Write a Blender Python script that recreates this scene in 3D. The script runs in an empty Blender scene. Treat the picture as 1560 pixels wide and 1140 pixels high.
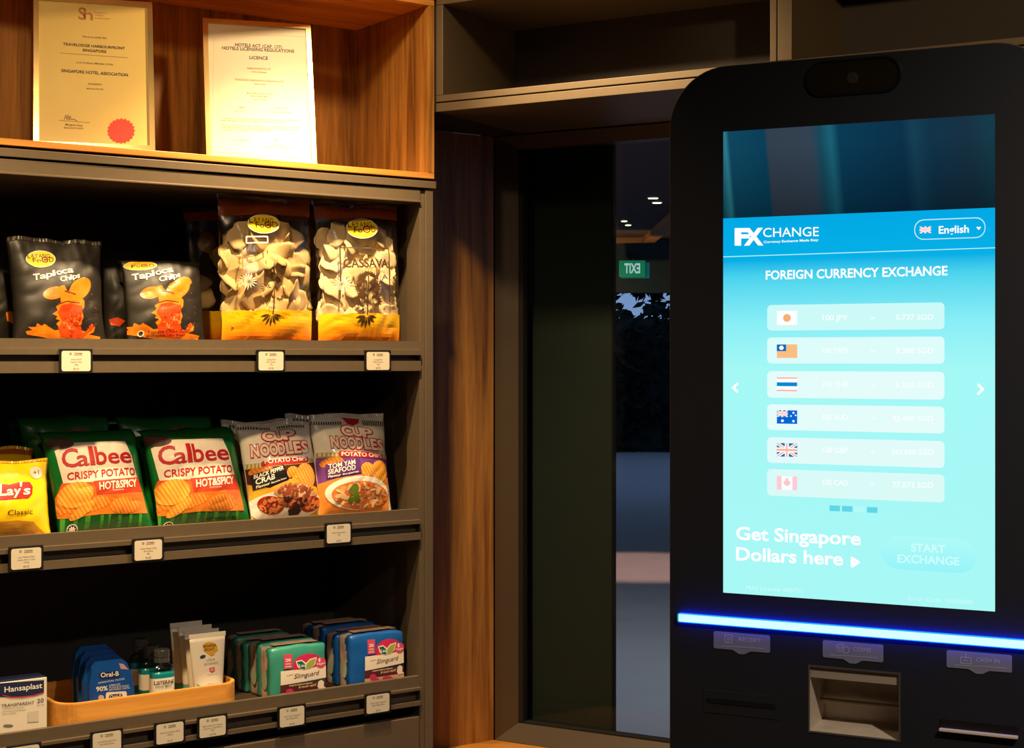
import bpy, bmesh, math, random
from mathutils import Vector, Matrix, noise
from mathutils.geometry import tessellate_polygon

C = bpy.context
SC = C.scene
COL = SC.collection
PI = math.pi
random.seed(7)

# ------------------------------------------------------------------ camera
EYE = 1.45
F = 2350.0
HZ = 545.0
cam_d = bpy.data.cameras.new('camera')
cam_d.sensor_fit = 'HORIZONTAL'
cam_d.sensor_width = 36.0
cam_d.lens = 36.0 * F / 1560.0
cam_d.shift_y = -(570.0 - HZ) / 1560.0
cam_d.clip_start = 0.05
cam_d.clip_end = 200
cam = bpy.data.objects.new('camera', cam_d)
cam.location = (0, 0, EYE)
cam.rotation_euler = (PI / 2, 0, 0)
COL.objects.link(cam)
SC.camera = cam

# ------------------------------------------------------------------ colour, exposure, sky
SC.view_settings.view_transform = 'Standard'
SC.view_settings.look = 'None'
SC.view_settings.gamma = 1
SC.view_settings.use_curve_mapping = False
SC.view_settings.exposure = 0.0

def lin(c):
    return tuple(((v / 255) / 12.92 if v / 255 <= .04045 else ((v / 255 + .055) / 1.055) ** 2.4) for v in c)

world = bpy.data.worlds.new('dusk_sky')
SC.world = world
world.use_nodes = True
wb = world.node_tree.nodes['Background']
wb.inputs['Color'].default_value = (.36, .50, .85, 1)
wb.inputs['Strength'].default_value = 1.1

# ------------------------------------------------------------------ the three directions of the place
class Frame:
    """a vertical plane: s runs along it (left to right), d behind it, z up"""
    def __init__(self, ox, oy, ang):
        self.ox, self.oy, self.ang = ox, oy, ang
        self.ax = (math.cos(ang), math.sin(ang))
        self.ay = (-math.sin(ang), math.cos(ang))
    def world(self, s, d, z):
        return Vector((self.ox + s * self.ax[0] + d * self.ay[0],
                       self.oy + s * self.ax[1] + d * self.ay[1], z))
    def at(self, px, py, d):
        q = (px - 780) / F
        Y = (d + self.ay[0] * self.ox + self.ay[1] * self.oy) / (self.ay[0] * q + self.ay[1])
        X = q * Y
        s = self.ax[0] * (X - self.ox) + self.ax[1] * (Y - self.oy)
        return s, d, EYE - (py - HZ) / F * Y
    def mat(self):
        return Matrix.Translation((self.ox, self.oy, 0)) @ Matrix.Rotation(self.ang, 4, 'Z')

def frame_from(px, Z, ang):
    return Frame((px - 780) / F * Z, Z, ang)

SH = frame_from(660, 3.4518, math.atan(F / 3300))       # shelving
WA = frame_from(664, 3.46, -math.atan(F / 4080))        # overhead cabinets and window
KI = frame_from(1310, 2.45, -math.atan(F / 4780))       # kiosk

# ------------------------------------------------------------------ lamps
LAMP = (1.0, .70, .36)
def spot(name, loc, target, power, angle, blend=.6, color=LAMP, radius=.03):
    l = bpy.data.lights.new(name, 'SPOT')
    l.energy = power; l.color = color; l.spot_size = math.radians(angle); l.spot_blend = blend
    l.shadow_soft_size = radius
    o = bpy.data.objects.new(name, l)
    o.location = loc
    o.rotation_euler = (Vector(target) - Vector(loc)).to_track_quat('-Z', 'Y').to_euler()
    COL.objects.link(o)
    return o
# each shelf lamp: a tight beam down the shelving and the wide spill of the same lamp
spot('shelf_spotlight', SH.world(-.350, -.385, EYE + 1.0), SH.world(-.37, .06, EYE - .9), 165, 84, 1.0)
spot('shelf_spotlight_spill', SH.world(-.350, -.385, EYE + 1.0), SH.world(-.33, -.10, EYE - .2), 27, 150, .8)
spot('cabinet_face_fill', SH.world(-.350, -.385, EYE + 1.0), (.22, 3.26, EYE + .56), 70, 66, .9)  # added spot at the shelf lamp, brightens the overhead cabinet face
spot('shelf_spotlight', SH.world(-1.10, -.72, EYE + 1.0), SH.world(-1.05, .06, EYE - .9), 128, 76, 1.0)
spot('shelf_spotlight_spill', SH.world(-1.10, -.72, EYE + 1.0), SH.world(-1.02, -.2, EYE - .0), 24, 140, .8)
spot('lobby_fill_spot', SH.world(-1.65, -1.45, EYE + 1.0), SH.world(-.9, 0, EYE - .6), 10, 80, 1.0)  # added fill, lifts the shaded tops of the shelf bags
spot('lobby_fill_spot', (.6, .9, EYE + 1.0), (.80, 3.0, EYE + .76), 80, 24, .8)  # added narrow spot, brightens only the right overhead cabinets
spot('lobby_fill_spot', (1.0, .95, EYE + 1.0), (.98, 1.85, 0), 125, 126, 1.0, color=(1, .84, .66))  # added unseen fill for the kiosk front

# ------------------------------------------------------------------ materials
_M = {}
def mat(name, rgb, rough=.5, metal=0.0, emit=0.0, noise_amt=.08, noise_scale=30, bump=0.0, coat=0.0, spec=.5, emit_rgb=None):
    if name in _M: return _M[name]
    m = bpy.data.materials.new(name); m.use_nodes = True
    nt = m.node_tree; b = nt.nodes['Principled BSDF']
    col = lin(rgb)
    b.inputs['Base Color'].default_value = (*col, 1)
    b.inputs['Roughness'].default_value = rough
    b.inputs['Metallic'].default_value = metal
    b.inputs['Specular IOR Level'].default_value = spec
    if coat:
        b.inputs['Coat Weight'].default_value = coat; b.inputs['Coat Roughness'].default_value = .12
    if emit:
        e = lin(emit_rgb or rgb)
        b.inputs['Emission Color'].default_value = (*e, 1); b.inputs['Emission Strength'].default_value = emit
    if noise_amt or bump:
        tc = nt.nodes.new('ShaderNodeTexCoord'); nz = nt.nodes.new('ShaderNodeTexNoise')
        nz.inputs['Scale'].default_value = noise_scale; nz.inputs['Detail'].default_value = 4
        nt.links.new(tc.outputs['Object'], nz.inputs['Vector'])
        if noise_amt:
            mx = nt.nodes.new('ShaderNodeMix'); mx.data_type = 'RGBA'
            mx.inputs['A'].default_value = (*[c * (1 - noise_amt) for c in col], 1)
            mx.inputs['B'].default_value = (*[min(1, c * (1 + noise_amt)) for c in col], 1)
            nt.links.new(nz.outputs['Fac'], mx.inputs['Factor'])
            nt.links.new(mx.outputs['Result'], b.inputs['Base Color'])
        if bump:
            bp = nt.nodes.new('ShaderNodeBump'); bp.inputs['Strength'].default_value = bump
            bp.inputs['Distance'].default_value = .002
            nt.links.new(nz.outputs['Fac'], bp.inputs['Height']); nt.links.new(bp.outputs['Normal'], b.inputs['Normal'])
    _M[name] = m
    return m

def ink(rgb, rough=.55, coat=0.0):
    return mat('ink_%d_%d_%d' % tuple(rgb), rgb, rough, noise_amt=0, coat=coat)

def glow(rgb, k=1.0):
    """a colour lit from behind, as a screen shows it"""
    n = 'glow_%d_%d_%d_%g' % (*rgb, k)
    if n in _M: return _M[n]
    m = bpy.data.materials.new(n); m.use_nodes = True; nt = m.node_tree; nt.nodes.clear()
    e = nt.nodes.new('ShaderNodeEmission'); o = nt.nodes.new('ShaderNodeOutputMaterial')
    e.inputs['Color'].default_value = (*lin(rgb), 1); e.inputs['Strength'].default_value = k
    nt.links.new(e.outputs[0], o.inputs[0]); _M[n] = m
    return m

def wood(name, dark, light, scale=(26, 26, 1.3), rough=.42):
    m = bpy.data.materials.new(name); m.use_nodes = True
    nt = m.node_tree; b = nt.nodes['Principled BSDF']; L = nt.links
    tc = nt.nodes.new('ShaderNodeTexCoord'); mp = nt.nodes.new('ShaderNodeMapping')
    mp.inputs['Scale'].default_value = scale
    L.new(tc.outputs['Object'], mp.inputs['Vector'])
    n1 = nt.nodes.new('ShaderNodeTexNoise'); n1.inputs['Scale'].default_value = 1.6; n1.inputs['Detail'].default_value = 6
    n1.inputs['Distortion'].default_value = .8
    n2 = nt.nodes.new('ShaderNodeTexNoise'); n2.inputs['Scale'].default_value = 9; n2.inputs['Detail'].default_value = 3
    L.new(mp.outputs[0], n1.inputs['Vector']); L.new(mp.outputs[0], n2.inputs['Vector'])
    ad = nt.nodes.new('ShaderNodeMath'); ad.operation = 'MULTIPLY_ADD'; ad.inputs[1].default_value = .35
    L.new(n2.outputs['Fac'], ad.inputs[0]); L.new(n1.outputs['Fac'], ad.inputs[2])
    r = nt.nodes.new('ShaderNodeValToRGB')
    r.color_ramp.elements[0].position = .42; r.color_ramp.elements[0].color = (*lin(dark), 1)
    r.color_ramp.elements[1].position = .86; r.color_ramp.elements[1].color = (*lin(light), 1)
    L.new(ad.outputs[0], r.inputs[0]); L.new(r.outputs[0], b.inputs['Base Color'])
    b.inputs['Roughness'].default_value = rough
    bp = nt.nodes.new('ShaderNodeBump'); bp.inputs['Strength'].default_value = .12; bp.inputs['Distance'].default_value = .001
    L.new(ad.outputs[0], bp.inputs['Height']); L.new(bp.outputs[0], b.inputs['Normal'])
    return m

def zramp(name, stops, rough=.35, emit=0.0, coat=0.0):
    """a printed or displayed colour run along the height of its part"""
    m = bpy.data.materials.new(name); m.use_nodes = True
    nt = m.node_tree; b = nt.nodes['Principled BSDF']; L = nt.links
    tc = nt.nodes.new('ShaderNodeTexCoord'); sp = nt.nodes.new('ShaderNodeSeparateXYZ')
    L.new(tc.outputs['Generated'], sp.inputs[0])
    r = nt.nodes.new('ShaderNodeValToRGB')
    el = r.color_ramp.elements
    while len(el) < len(stops): el.new(.5)
    for e, (p, c) in zip(el, stops): e.position = p; e.color = (*lin(c), 1)
    L.new(sp.outputs['Z'], r.inputs[0])
    if emit:
        b.inputs['Base Color'].default_value = (0, 0, 0, 1)
        L.new(r.outputs[0], b.inputs['Emission Color']); b.inputs['Emission Strength'].default_value = emit
        b.inputs['Specular IOR Level'].default_value = .3
    else:
        L.new(r.outputs[0], b.inputs['Base Color'])
        b.inputs['Coat Weight'].default_value = coat
    b.inputs['Roughness'].default_value = rough
    return m

def clear(name, tint=(255, 255, 255), gloss=.25, rough=.12, ior=1.45):
    """thin clear film, plastic or glass: what is behind shows through, with a sheen"""
    m = bpy.data.materials.new(name); m.use_nodes = True
    nt = m.node_tree; nt.nodes.clear(); L = nt.links
    o = nt.nodes.new('ShaderNodeOutputMaterial'); t = nt.nodes.new('ShaderNodeBsdfTransparent')
    g = nt.nodes.new('ShaderNodeBsdfGlossy'); mx = nt.nodes.new('ShaderNodeMixShader'); fr = nt.nodes.new('ShaderNodeLayerWeight')
    pw = nt.nodes.new('ShaderNodeMath'); pw.operation = 'POWER'; pw.inputs[1].default_value = 4.0
    ml = nt.nodes.new('ShaderNodeMath'); ml.operation = 'MULTIPLY_ADD'; ml.inputs[1].default_value = .6; ml.inputs[2].default_value = gloss * .15
    t.inputs['Color'].default_value = (*lin(tint), 1); g.inputs['Roughness'].default_value = rough
    L.new(fr.outputs['Facing'], pw.inputs[0]); L.new(pw.outputs[0], ml.inputs[0]); L.new(ml.outputs[0], mx.inputs[0])
    L.new(t.outputs[0], mx.inputs[1]); L.new(g.outputs[0], mx.inputs[2]); L.new(mx.outputs[0], o.inputs[0])
    return m

TAUPE = mat('taupe_laminate', (104, 89, 70), .5, metal=.3, noise_amt=.10, noise_scale=60)
TAUPE_IN = mat('taupe_laminate_shaded', (44, 38, 33), .6, noise_amt=.08, noise_scale=40)  # darker copy of the laminate, interior shade put into its colour
BLACK = mat('black_recess', (12, 11, 11), .7, noise_amt=.1)
DARKPANEL = mat('dark_panel', (40, 35, 33), .7)
WOOD = wood('warm_oak_veneer', (102, 61, 23), (182, 127, 58))
WOODH = wood('warm_oak_veneer_lengthwise', (150, 92, 34), (214, 146, 66), (1.3, 26, 26))
BAMBOO = wood('bamboo', (204, 134, 52), (232, 166, 78), (1.5, 60, 40), .38)
GOLD = mat('brushed_gold_frame', (205, 176, 120), .27, metal=1.0, noise_amt=.05)
FILM = clear('clear_bag_film', (252, 250, 246), .7, .2)
HOLDER = clear('clear_holder_plastic', (254, 254, 254), .1, .1)
GLASS = clear('window_glass', (214, 222, 226), .1, .0)
BOTTLE_CLEAR = clear('clear_bottle_plastic', (196, 226, 222), 1.2, .12)

# ------------------------------------------------------------------ object helpers
def link(name, me, m=None, parent=None, loc=None, rot=None):
    o = bpy.data.objects.new(name, me)
    COL.objects.link(o)
    if m is not None and me is not None:
        for x in (m if isinstance(m, (list, tuple)) else [m]): me.materials.append(x)
    if parent is not None: o.parent = parent
    if loc is not None: o.location = loc
    if rot is not None: o.rotation_euler = rot
    return o

def tag(o, label=None, cat=None, group=None, kind=None):
    if label: o['label'] = label
    if cat: o['category'] = cat
    if group: o['group'] = group
    if kind: o['kind'] = kind
    return o

def thing(name, label, cat, loc, rot=(0, 0, 0), group=None):
    o = link(name, None, loc=loc, rot=rot)
    o.empty_display_size = .03
    return tag(o, label, cat, group)

def mesh_of(bm, name, smooth=False):
    bmesh.ops.recalc_face_normals(bm, faces=bm.faces)
    me = bpy.data.meshes.new(name); bm.to_mesh(me); bm.free()
    if smooth:
        for p in me.polygons: p.use_smooth = True
    return me

def obj(name, bm, m, parent=None, smooth=False, loc=None, rot=None):
    return link(name, mesh_of(bm, name, smooth), m, parent, loc, rot)

def box(bm, x0, x1, y0, y1, z0, z1, bev=0.0, seg=2):
    r = bmesh.ops.create_cube(bm, size=1)
    vs = r['verts']
    for v in vs:
        v.co = Vector((x0 + (v.co.x + .5) * (x1 - x0), y0 + (v.co.y + .5) * (y1 - y0), z0 + (v.co.z + .5) * (z1 - z0)))
    if bev:
        es = {e for v in vs for e in v.link_edges}
        bmesh.ops.bevel(bm, geom=list(es), offset=bev, segments=seg, affect='EDGES', profile=.5)
    return bm

def boxes(*bs, bev=.0):
    bm = bmesh.new()
    for b in bs: box(bm, *b, bev=bev)
    return bm

def prism(bm, pts, axis, a0, a1, holes=()):
    """pts: outline in the two other axes; extruded along axis from a0 to a1. holes only for axis 'y'"""
    def co(p, a):
        if axis == 'x': return (a, p[0], p[1])
        if axis == 'y': return (p[0], a, p[1])
        return (p[0], p[1], a)
    loops = [list(pts)] + [list(h) for h in holes]
    flat = [p for l in loops for p in l]
    A = [bm.verts.new(co(p, a0)) for p in flat]; B = [bm.verts.new(co(p, a1)) for p in flat]
    for t in tessellate_polygon([[Vector((p[0], p[1], 0)) for p in l] for l in loops]):
        bm.faces.new([A[i] for i in t]); bm.faces.new([B[i] for i in reversed(t)])
    k = 0
    for l in loops:
        n = len(l)
        for i in range(n):
            j = (i + 1) % n
            bm.faces.new([A[k + i], A[k + j], B[k + j], B[k + i]])
        k += n
    return bm

def rrect(x0, z0, x1, z1, r, n=6):
    pts = []
    for cx, cz, a in ((x1 - r, z0 + r, -PI / 2), (x1 - r, z1 - r, 0), (x0 + r, z1 - r, PI / 2), (x0 + r, z0 + r, PI)):
        for i in range(n + 1):
            t = a + i / n * PI / 2
            pts.append((cx + r * math.cos(t), cz + r * math.sin(t)))
    return pts

def loft(bm, rings, cap0=True, cap1=True):
    """rings: lists of points of equal count"""
    R = [[bm.verts.new(p) for p in ring] for ring in rings]
    n = len(R[0])
    for a, b in zip(R, R[1:]):
        for i in range(n):
            j = (i + 1) % n
            bm.faces.new([a[i], a[j], b[j], b[i]])
    if cap0: bm.faces.new(list(reversed(R[0])))
    if cap1: bm.faces.new(R[-1])
    return bm

def superellipse(rx, ry, p, n, cx=0, cy=0):
    out = []
    for i in range(n):
        t = 2 * PI * i / n
        c, s = math.cos(t), math.sin(t)
        out.append((cx + rx * math.copysign(abs(c) ** (2 / p), c), cy + ry * math.copysign(abs(s) ** (2 / p), s)))
    return out

# ------------------------------------------------------------------ lettering and printed shapes
_txt = {}
def text2d(s, bold=0.0, shear=0.0):
    key = (s, bold, shear)
    if key in _txt: return _txt[key]
    cu = bpy.data.curves.new('lettering', 'FONT')
    cu.body = s; cu.size = 1; cu.offset = bold; cu.shear = shear; cu.resolution_u = 3; cu.fill_mode = 'FRONT'
    o = bpy.data.objects.new('lettering', cu); COL.objects.link(o)
    dg = C.evaluated_depsgraph_get(); dg.update()
    me = bpy.data.meshes.new_from_object(o.evaluated_get(dg))
    vs = [(v.co.x, v.co.y) for v in me.vertices]; fs = [tuple(p.vertices) for p in me.polygons]
    bpy.data.objects.remove(o); bpy.data.curves.remove(cu); bpy.data.meshes.remove(me)
    _txt[key] = (vs, fs)
    return vs, fs
_h = text2d('H')[0]
CAP = max(v[1] for v in _h)

class Art:
    """prints on the front of a thing. Shapes are given in picture measure (crop origin and scale)
    and dropped on the thing's own front surface."""
    def __init__(self, root, y0, crop, surf=None, cell=0.0, tx=None, step=.0003, base=.0004, parent=None):
        C.view_layer.update()
        self.root = root; self.parent = parent or root
        self.inv = (root.matrix_world if root.parent is None else root.matrix_world).inverted()
        self.y0, self.crop, self.surf, self.cell = y0, crop, surf, cell
        self.tx = tx; self.step = step; self.base = base
        self.o = self.inv @ Vector((0, 0, EYE))
    def pt(self, x, y):
        if self.tx: x, y = self.tx(x, y)
        px = self.crop[0] + x / self.crop[2]; py = self.crop[1] + y / self.crop[2]
        d = self.inv.to_3x3() @ Vector(((px - 780) / F, 1, -(py - HZ) / F))
        t = (self.y0 - self.o.y) / d.y
        p = self.o + t * d
        return p.x, p.z
    def _place(self, bm, layer):
        off = self.base + self.step * layer
        if self.cell:
            xs = [v.co.x for v in bm.verts]; zs = [v.co.z for v in bm.verts]
            def cuts(lo, hi): 
                k = math.ceil(lo / self.cell)
                while k * self.cell < hi:
                    yield k * self.cell; k += 1
            if xs:
                for c in cuts(min(xs), max(xs)):
                    bmesh.ops.bisect_plane(bm, geom=bm.verts[:] + bm.edges[:] + bm.faces[:], plane_co=(c, 0, 0), plane_no=(1, 0, 0))
                for c in cuts(min(zs), max(zs)):
                    bmesh.ops.bisect_plane(bm, geom=bm.verts[:] + bm.edges[:] + bm.faces[:], plane_co=(0, 0, c), plane_no=(0, 0, 1))
        for v in bm.verts:
            if self.surf: v.co = self.surf(v.co.x, v.co.z, off)
            else: v.co.y = self.y0 - off
    def _end(self, name, bm, m, layer, parent):
        self._place(bm, layer)
        for f in bm.faces: f.normal_update()
        me = bpy.data.meshes.new(name); bm.to_mesh(me); bm.free()
        return link(name, me, m, parent or self.parent)
    def _poly(self, bm, pts2):
        vs = [bm.verts.new((p[0], 0, p[1])) for p in pts2]
        for t in tessellate_polygon([[Vector((p[0], p[1], 0)) for p in pts2]]):
            try: bm.faces.new([vs[i] for i in t])
            except ValueError: pass
    def polys(self, name, lists, m, layer=0, parent=None):
        bm = bmesh.new()
        for pts in lists: self._poly(bm, [self.pt(*p) for p in pts])
        return self._end(name, bm, m, layer, parent)
    def poly(self, name, pts, m, layer=0, parent=None): return self.polys(name, [pts], m, layer, parent)
    def ell(self, cx, cy, rx, ry, rot=0, n=28):
        c, s = math.cos(rot), math.sin(rot)
        return [(cx + rx * math.cos(t) * c - ry * math.sin(t) * s, cy + rx * math.cos(t) * s + ry * math.sin(t) * c)
                for t in [2 * PI * i / n for i in range(n)]]
    def line(self, pts, w):
        """a stroke of width w as quads"""
        out = []
        for (x0, y0), (x1, y1) in zip(pts, pts[1:]):
            l = math.hypot(x1 - x0, y1 - y0) or 1
            nx, ny = -(y1 - y0) / l * w / 2, (x1 - x0) / l * w / 2
            ex, ey = (x1 - x0) / l * w * .2, (y1 - y0) / l * w * .2
            out.append([(x0 - ex + nx, y0 - ey + ny), (x1 + ex + nx, y1 + ey + ny), (x1 + ex - nx, y1 + ey - ny), (x0 - ex - nx, y0 - ey - ny)])
        return out
    def texts(self, name, items, m, layer=1, bold=0.0, shear=0.0, parent=None):
        """items: (string, x0, base0, x1, base1, cap height)"""
        bm = bmesh.new()
        for it in items:
            s, x0, b0, x1, b1, h = it[:6]
            vs, fs = text2d(s, (it[6] if len(it) > 6 else bold) * .5, shear)
            if not vs: continue
            pv = text2d(s, 0.0, shear)[0]
            lo = min(v[0] for v in pv); hi = max(v[0] for v in pv)
            p0 = self.pt(x0, b0); p1 = self.pt(x1, b1); up = self.pt(x0, b0 - h)
            hz = up[1] - p0[1]
            W = [bm.verts.new((p0[0] + (p1[0] - p0[0]) * (v[0] - lo) / (hi - lo), 0,
                               p0[1] + (p1[1] - p0[1]) * (v[0] - lo) / (hi - lo) + v[1] / CAP * hz)) for v in vs]
            for f in fs:
                try: bm.faces.new([W[i] for i in f])
                except ValueError: pass
        return self._end(name, bm, m, layer, parent)

CA = (0, 0, 4.385); CB = (260, 0, 3.679); CC = (0, 280, 3.5636); CD = (300, 280, 3.5625)
CE = (0, 600, 4.0714); CF = (330, 600, 4.0706); CG = (0, 920, 4.457); CH = (340, 900, 4.727)
PX = (0, 0, 1.0)
K4 = (1010, 40, 2.836); K5 = (1080, 310, 3.25); K6 = (1080, 540, 3.25); K7 = (1080, 740, 3.25); K8 = (1010, 920, 2.836)

# ================================================================== THE SETTING
Pcorner = SH.at(752, 1127, 0)
PJ = Vector(((752 - 780) / F * 3.84, 3.84))              # where the wooden jamb meets the window
dj = (PJ - Vector((SH.ox, SH.oy))).dot(Vector(SH.ay)); sj = (PJ - Vector((SH.ox, SH.oy))).dot(Vector(SH.ax))
dw = (PJ - Vector((WA.ox, WA.oy))).dot(Vector(WA.ay)); sw = (PJ - Vector((WA.ox, WA.oy))).dot(Vector(WA.ax))
SILL = EYE - .951
SOFFIT = EYE + .5507
CEIL = EYE + 1.04
pA = SH.world(-5.0, .47, 0); pB = SH.world(sj + .03, .47, 0); pC = WA.world(4.5, dw + .10, 0)
room = [(pA.x, pA.y), (pB.x, pB.y), (pC.x, pC.y), (pC.x, -3.0), (pA.x, -3.0)]
FLOOR = mat('lobby_floor_stone', (96, 82, 70), .35, noise_scale=6)
PLASTER = mat('dim_plaster', (92, 80, 70), .85)
def struct(name, bm, m, smooth=False, frame=None):
    o = obj(name, bm, m, None, smooth)
    if frame: o.matrix_world = frame.mat()
    o['kind'] = 'structure'
    return o
bm = bmesh.new(); prism(bm, room, 'z', -.05, 0); struct('floor', bm, FLOOR)
bm = bmesh.new(); prism(bm, room, 'z', CEIL, CEIL + .05); struct('ceiling', bm, mat('dark_ceiling', (70, 60, 52), .9))
bm = boxes((-5.0, sj + .03, .47, .55, 0, CEIL)); struct('wall_left', bm, PLASTER, frame=SH)
bm = boxes((0, .08, -3, pC.y, 0, CEIL)); o = struct('wall_right', bm, PLASTER); o.location = (pC.x, 0, 0)
bm = boxes((pA.x, pC.x, -3.08, -3, 0, CEIL)); struct('wall_back', bm, PLASTER)
bm = boxes((pA.x - .08, pA.x, -3, pA.y, 0, CEIL)); struct('wall_far_left', bm, PLASTER)
# window wall: below the sill, above the soffit and right of the window
WEND = sw + 1.75
bm = boxes((sw - .05, 4.5, dw + .02, dw + .10, 0, SILL - .03), (sw - .05, 4.5, dw + .02, dw + .10, SOFFIT, CEIL), (WEND, 4.5, dw + .02, dw + .10, SILL - .03, SOFFIT), (sw - .08, sw + .046, dw + .076, dw + .098, SILL - .03, SOFFIT))
struct('wall_window', bm, DARKPANEL, frame=WA)
# wooden jamb: runs on parallel to the shelving, set back from it
bm = boxes((.012, sj, dj, dj + .22, 0, SOFFIT - .002)); struct('trim_1', bm, WOOD, frame=SH)
# sill board of the window niche
q = [SH.world(.012, dj, 0), PJ, WA.world(WEND, dw, 0), WA.world(WEND, .06, 0), SH.world(.012, .05, 0)]
bm = bmesh.new(); prism(bm, [(p[0], p[1]) for p in q], 'z', SILL - .03, SILL - .001); struct('trim_2', bm, WOODH)

# soffit piece in the corner between the shelving and the overhead cabinets
q = [SH.world(.0060, .004, 0), WA.world(0.0002, .003, 0), WA.world(0.0002, dw - .006, 0), PJ, SH.world(.0060, dj, 0)]
bm = bmesh.new(); prism(bm, [(p[0], p[1]) for p in q], 'z', SOFFIT + .0005, CEIL - .002); struct('ceiling_niche', bm, DARKPANEL)

# window: dark frame, glass, inner post
wroot = thing('window_1', None, None, WA.world(sw, dw, 0), (0, 0, WA.ang)); wroot['kind'] = 'structure'
FR = mat('window_frame_bronze', (74, 60, 46), .5, noise_amt=.06)
fw = .055; wl = WEND - sw
bm = bmesh.new()
def bevel_member(bm, o0, o1, i0, i1):
    """a frame member whose face slopes back from the outer edge o to the inner edge i"""
    (ox0, oz0), (ox1, oz1), (ix0, iz0), (ix1, iz1) = o0, o1, i0, i1
    v = [bm.verts.new(p) for p in ((ox0, 0, oz0), (ox1, 0, oz1), (ix1, .028, iz1), (ix0, .028, iz0), (ox0, .075, oz0), (ox1, .075, oz1), (ix1, .075, iz1), (ix0, .075, iz0))]
    for f in ((0, 1, 2, 3), (4, 7, 6, 5), (0, 4, 5, 1), (3, 2, 6, 7), (0, 3, 7, 4), (1, 5, 6, 2)): bm.faces.new([v[i] for i in f])
Oz0, Oz1 = SILL, SOFFIT - .002
oc = [(0.004, Oz0), (wl, Oz0), (wl, Oz1), (0.004, Oz1)]; ic = [(fw, Oz0 + .042), (wl - fw, Oz0 + .042), (wl - fw, Oz1 - .03), (fw, Oz1 - .03)]
for i in range(4):
    j = (i + 1) % 4
    bevel_member(bm, oc[i], oc[j], ic[i], ic[j])
obj('window_frame', bm, FR, wroot)
bm = boxes((fw - .004, fw + .012, .03, .05, Oz0 + .04, Oz1 - .03), (fw, wl - fw, .03, .05, Oz0 + .036, Oz0 + .046)); obj('gasket', bm, BLACK, wroot)
bm = boxes((fw - .006, wl - fw + .006, .051, .055, Oz0 + .036, Oz1 - .025)); obj('window_pane', bm, GLASS, wroot)
# dark panel standing just behind the glass
a = WA.at(770, 600, dw + .10)[0] - sw; b = WA.at(932, 600, dw + .10)[0] - sw
bm = boxes((a, b, .10, .116, 0.0, SOFFIT + .2)); o = struct('wall_column', bm, mat('dark_column_panel', (80, 80, 66), .75, noise_scale=12)); o.matrix_world = Matrix.Translation(WA.world(sw, dw, 0)) @ Matrix.Rotation(WA.ang, 4, 'Z')
bm = boxes((b + .0005, b + .004, .101, .116, 0.0, SOFFIT + .2)); o = struct('trim_3', bm, mat('column_edge', (70, 58, 42), .9, spec=.05)); o.matrix_world = Matrix.Translation(WA.world(sw, dw, 0)) @ Matrix.Rotation(WA.ang, 4, 'Z')

# ================================================================== OUTSIDE THE WINDOW
g0 = WA.world(-9, dw + .12, 0); g1 = WA.world(14, dw + .12, 0)
bm = bmesh.new(); prism(bm, [(g1.x, g1.y), (22, 42), (-14, 42), (g0.x, g0.y)], 'z', -.06, -.005)
struct('floor_terrace', bm, mat('terrace_paving', (118, 118, 122), .6, noise_scale=3, noise_amt=.15))
PZ = EYE + 1.2
c0 = WA.world(-2.5, dw + .3, 0); c1 = WA.world(4, dw + .3, 0)
bm = bmesh.new(); prism(bm, [(c1.x, c1.y), (6, 15.7), (-4, 15.7), (c0.x, c0.y)], 'z', PZ, PZ + .15)
struct('ceiling_terrace', bm, mat('terrace_soffit', (84, 62, 54), .8))
bm = boxes((-4, 6, 15.55, 15.8, EYE + .66, PZ)); struct('trim_4', bm, mat('terrace_beam', (44, 58, 56), .8))
WF = mat('terrace_wood_fascia', (178, 116, 58), .6)
bm = boxes((-4, 1.36, 15.38, 15.5, PZ - .055, PZ - .001), (1.30, 1.42, 8.0, 15.38, PZ - .055, PZ - .001)); struct('trim_5', bm, WF)
spot('terrace_cove_fill', (.9, 14.6, EYE + .4), (1.1, 15.4, PZ), 26, 120, color=(1, .6, .25))  # added unseen spot, lights the wooden fascia from below
spot('terrace_ground_fill', (1.0, 7.0, PZ - .1), (1.0, 7.6, 0), 330, 150, 1.0, color=(1, .93, .92))  # added wide fill that brightens the near paving
spot('terrace_pool_light', (.9, 10.75, PZ - .08), (.9, 10.75, 0), 800, 38, blend=.5, color=(1, .46, .30))
DL = mat('terrace_downlight_lens', (255, 236, 190), .5, emit=14)
for i, (px, py, w) in enumerate(((995, 303, 15), (1001, 310, 14), (951, 338, 9), (957, 344, 9), (929, 355, 8), (934, 360, 4))):  # every second entry is a double-glazing ghost, built as its own light
    Y = (PZ - .012 - EYE) * F / (HZ - py); X = (px - 780) / F * Y; r = w / 2 / F * Y
    t = thing('downlight', ('largest glowing downlight seen through the window', 'ghost image of the largest downlight, just below it',
        'middle small downlight seen through the window', 'ghost image of the middle small downlight, on its right',
        'small downlight nearest the dark column, left above the wooden cove', 'ghost image of the small downlight by the column, just above the cove')[i], 'downlight', (X, Y, PZ), group='downlights outside the window')
    bm = bmesh.new(); loft(bm, [[(x, y, z) for x, y in superellipse(r * k, r * k * 1.0, 2, 16)] for z, k in ((-.001, 1.25), (-.008, 1.25), (-.008, 1.02), (-.003, 1.0))], False, False)
    obj('rim', bm, mat('downlight_rim', (120, 100, 80), .4), t)
    bm = bmesh.new(); loft(bm, [[(x, y, z) for x, y in superellipse(r, r, 2, 16)] for z in (-.002, -.010)]); obj('lens', bm, DL, t)

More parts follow.
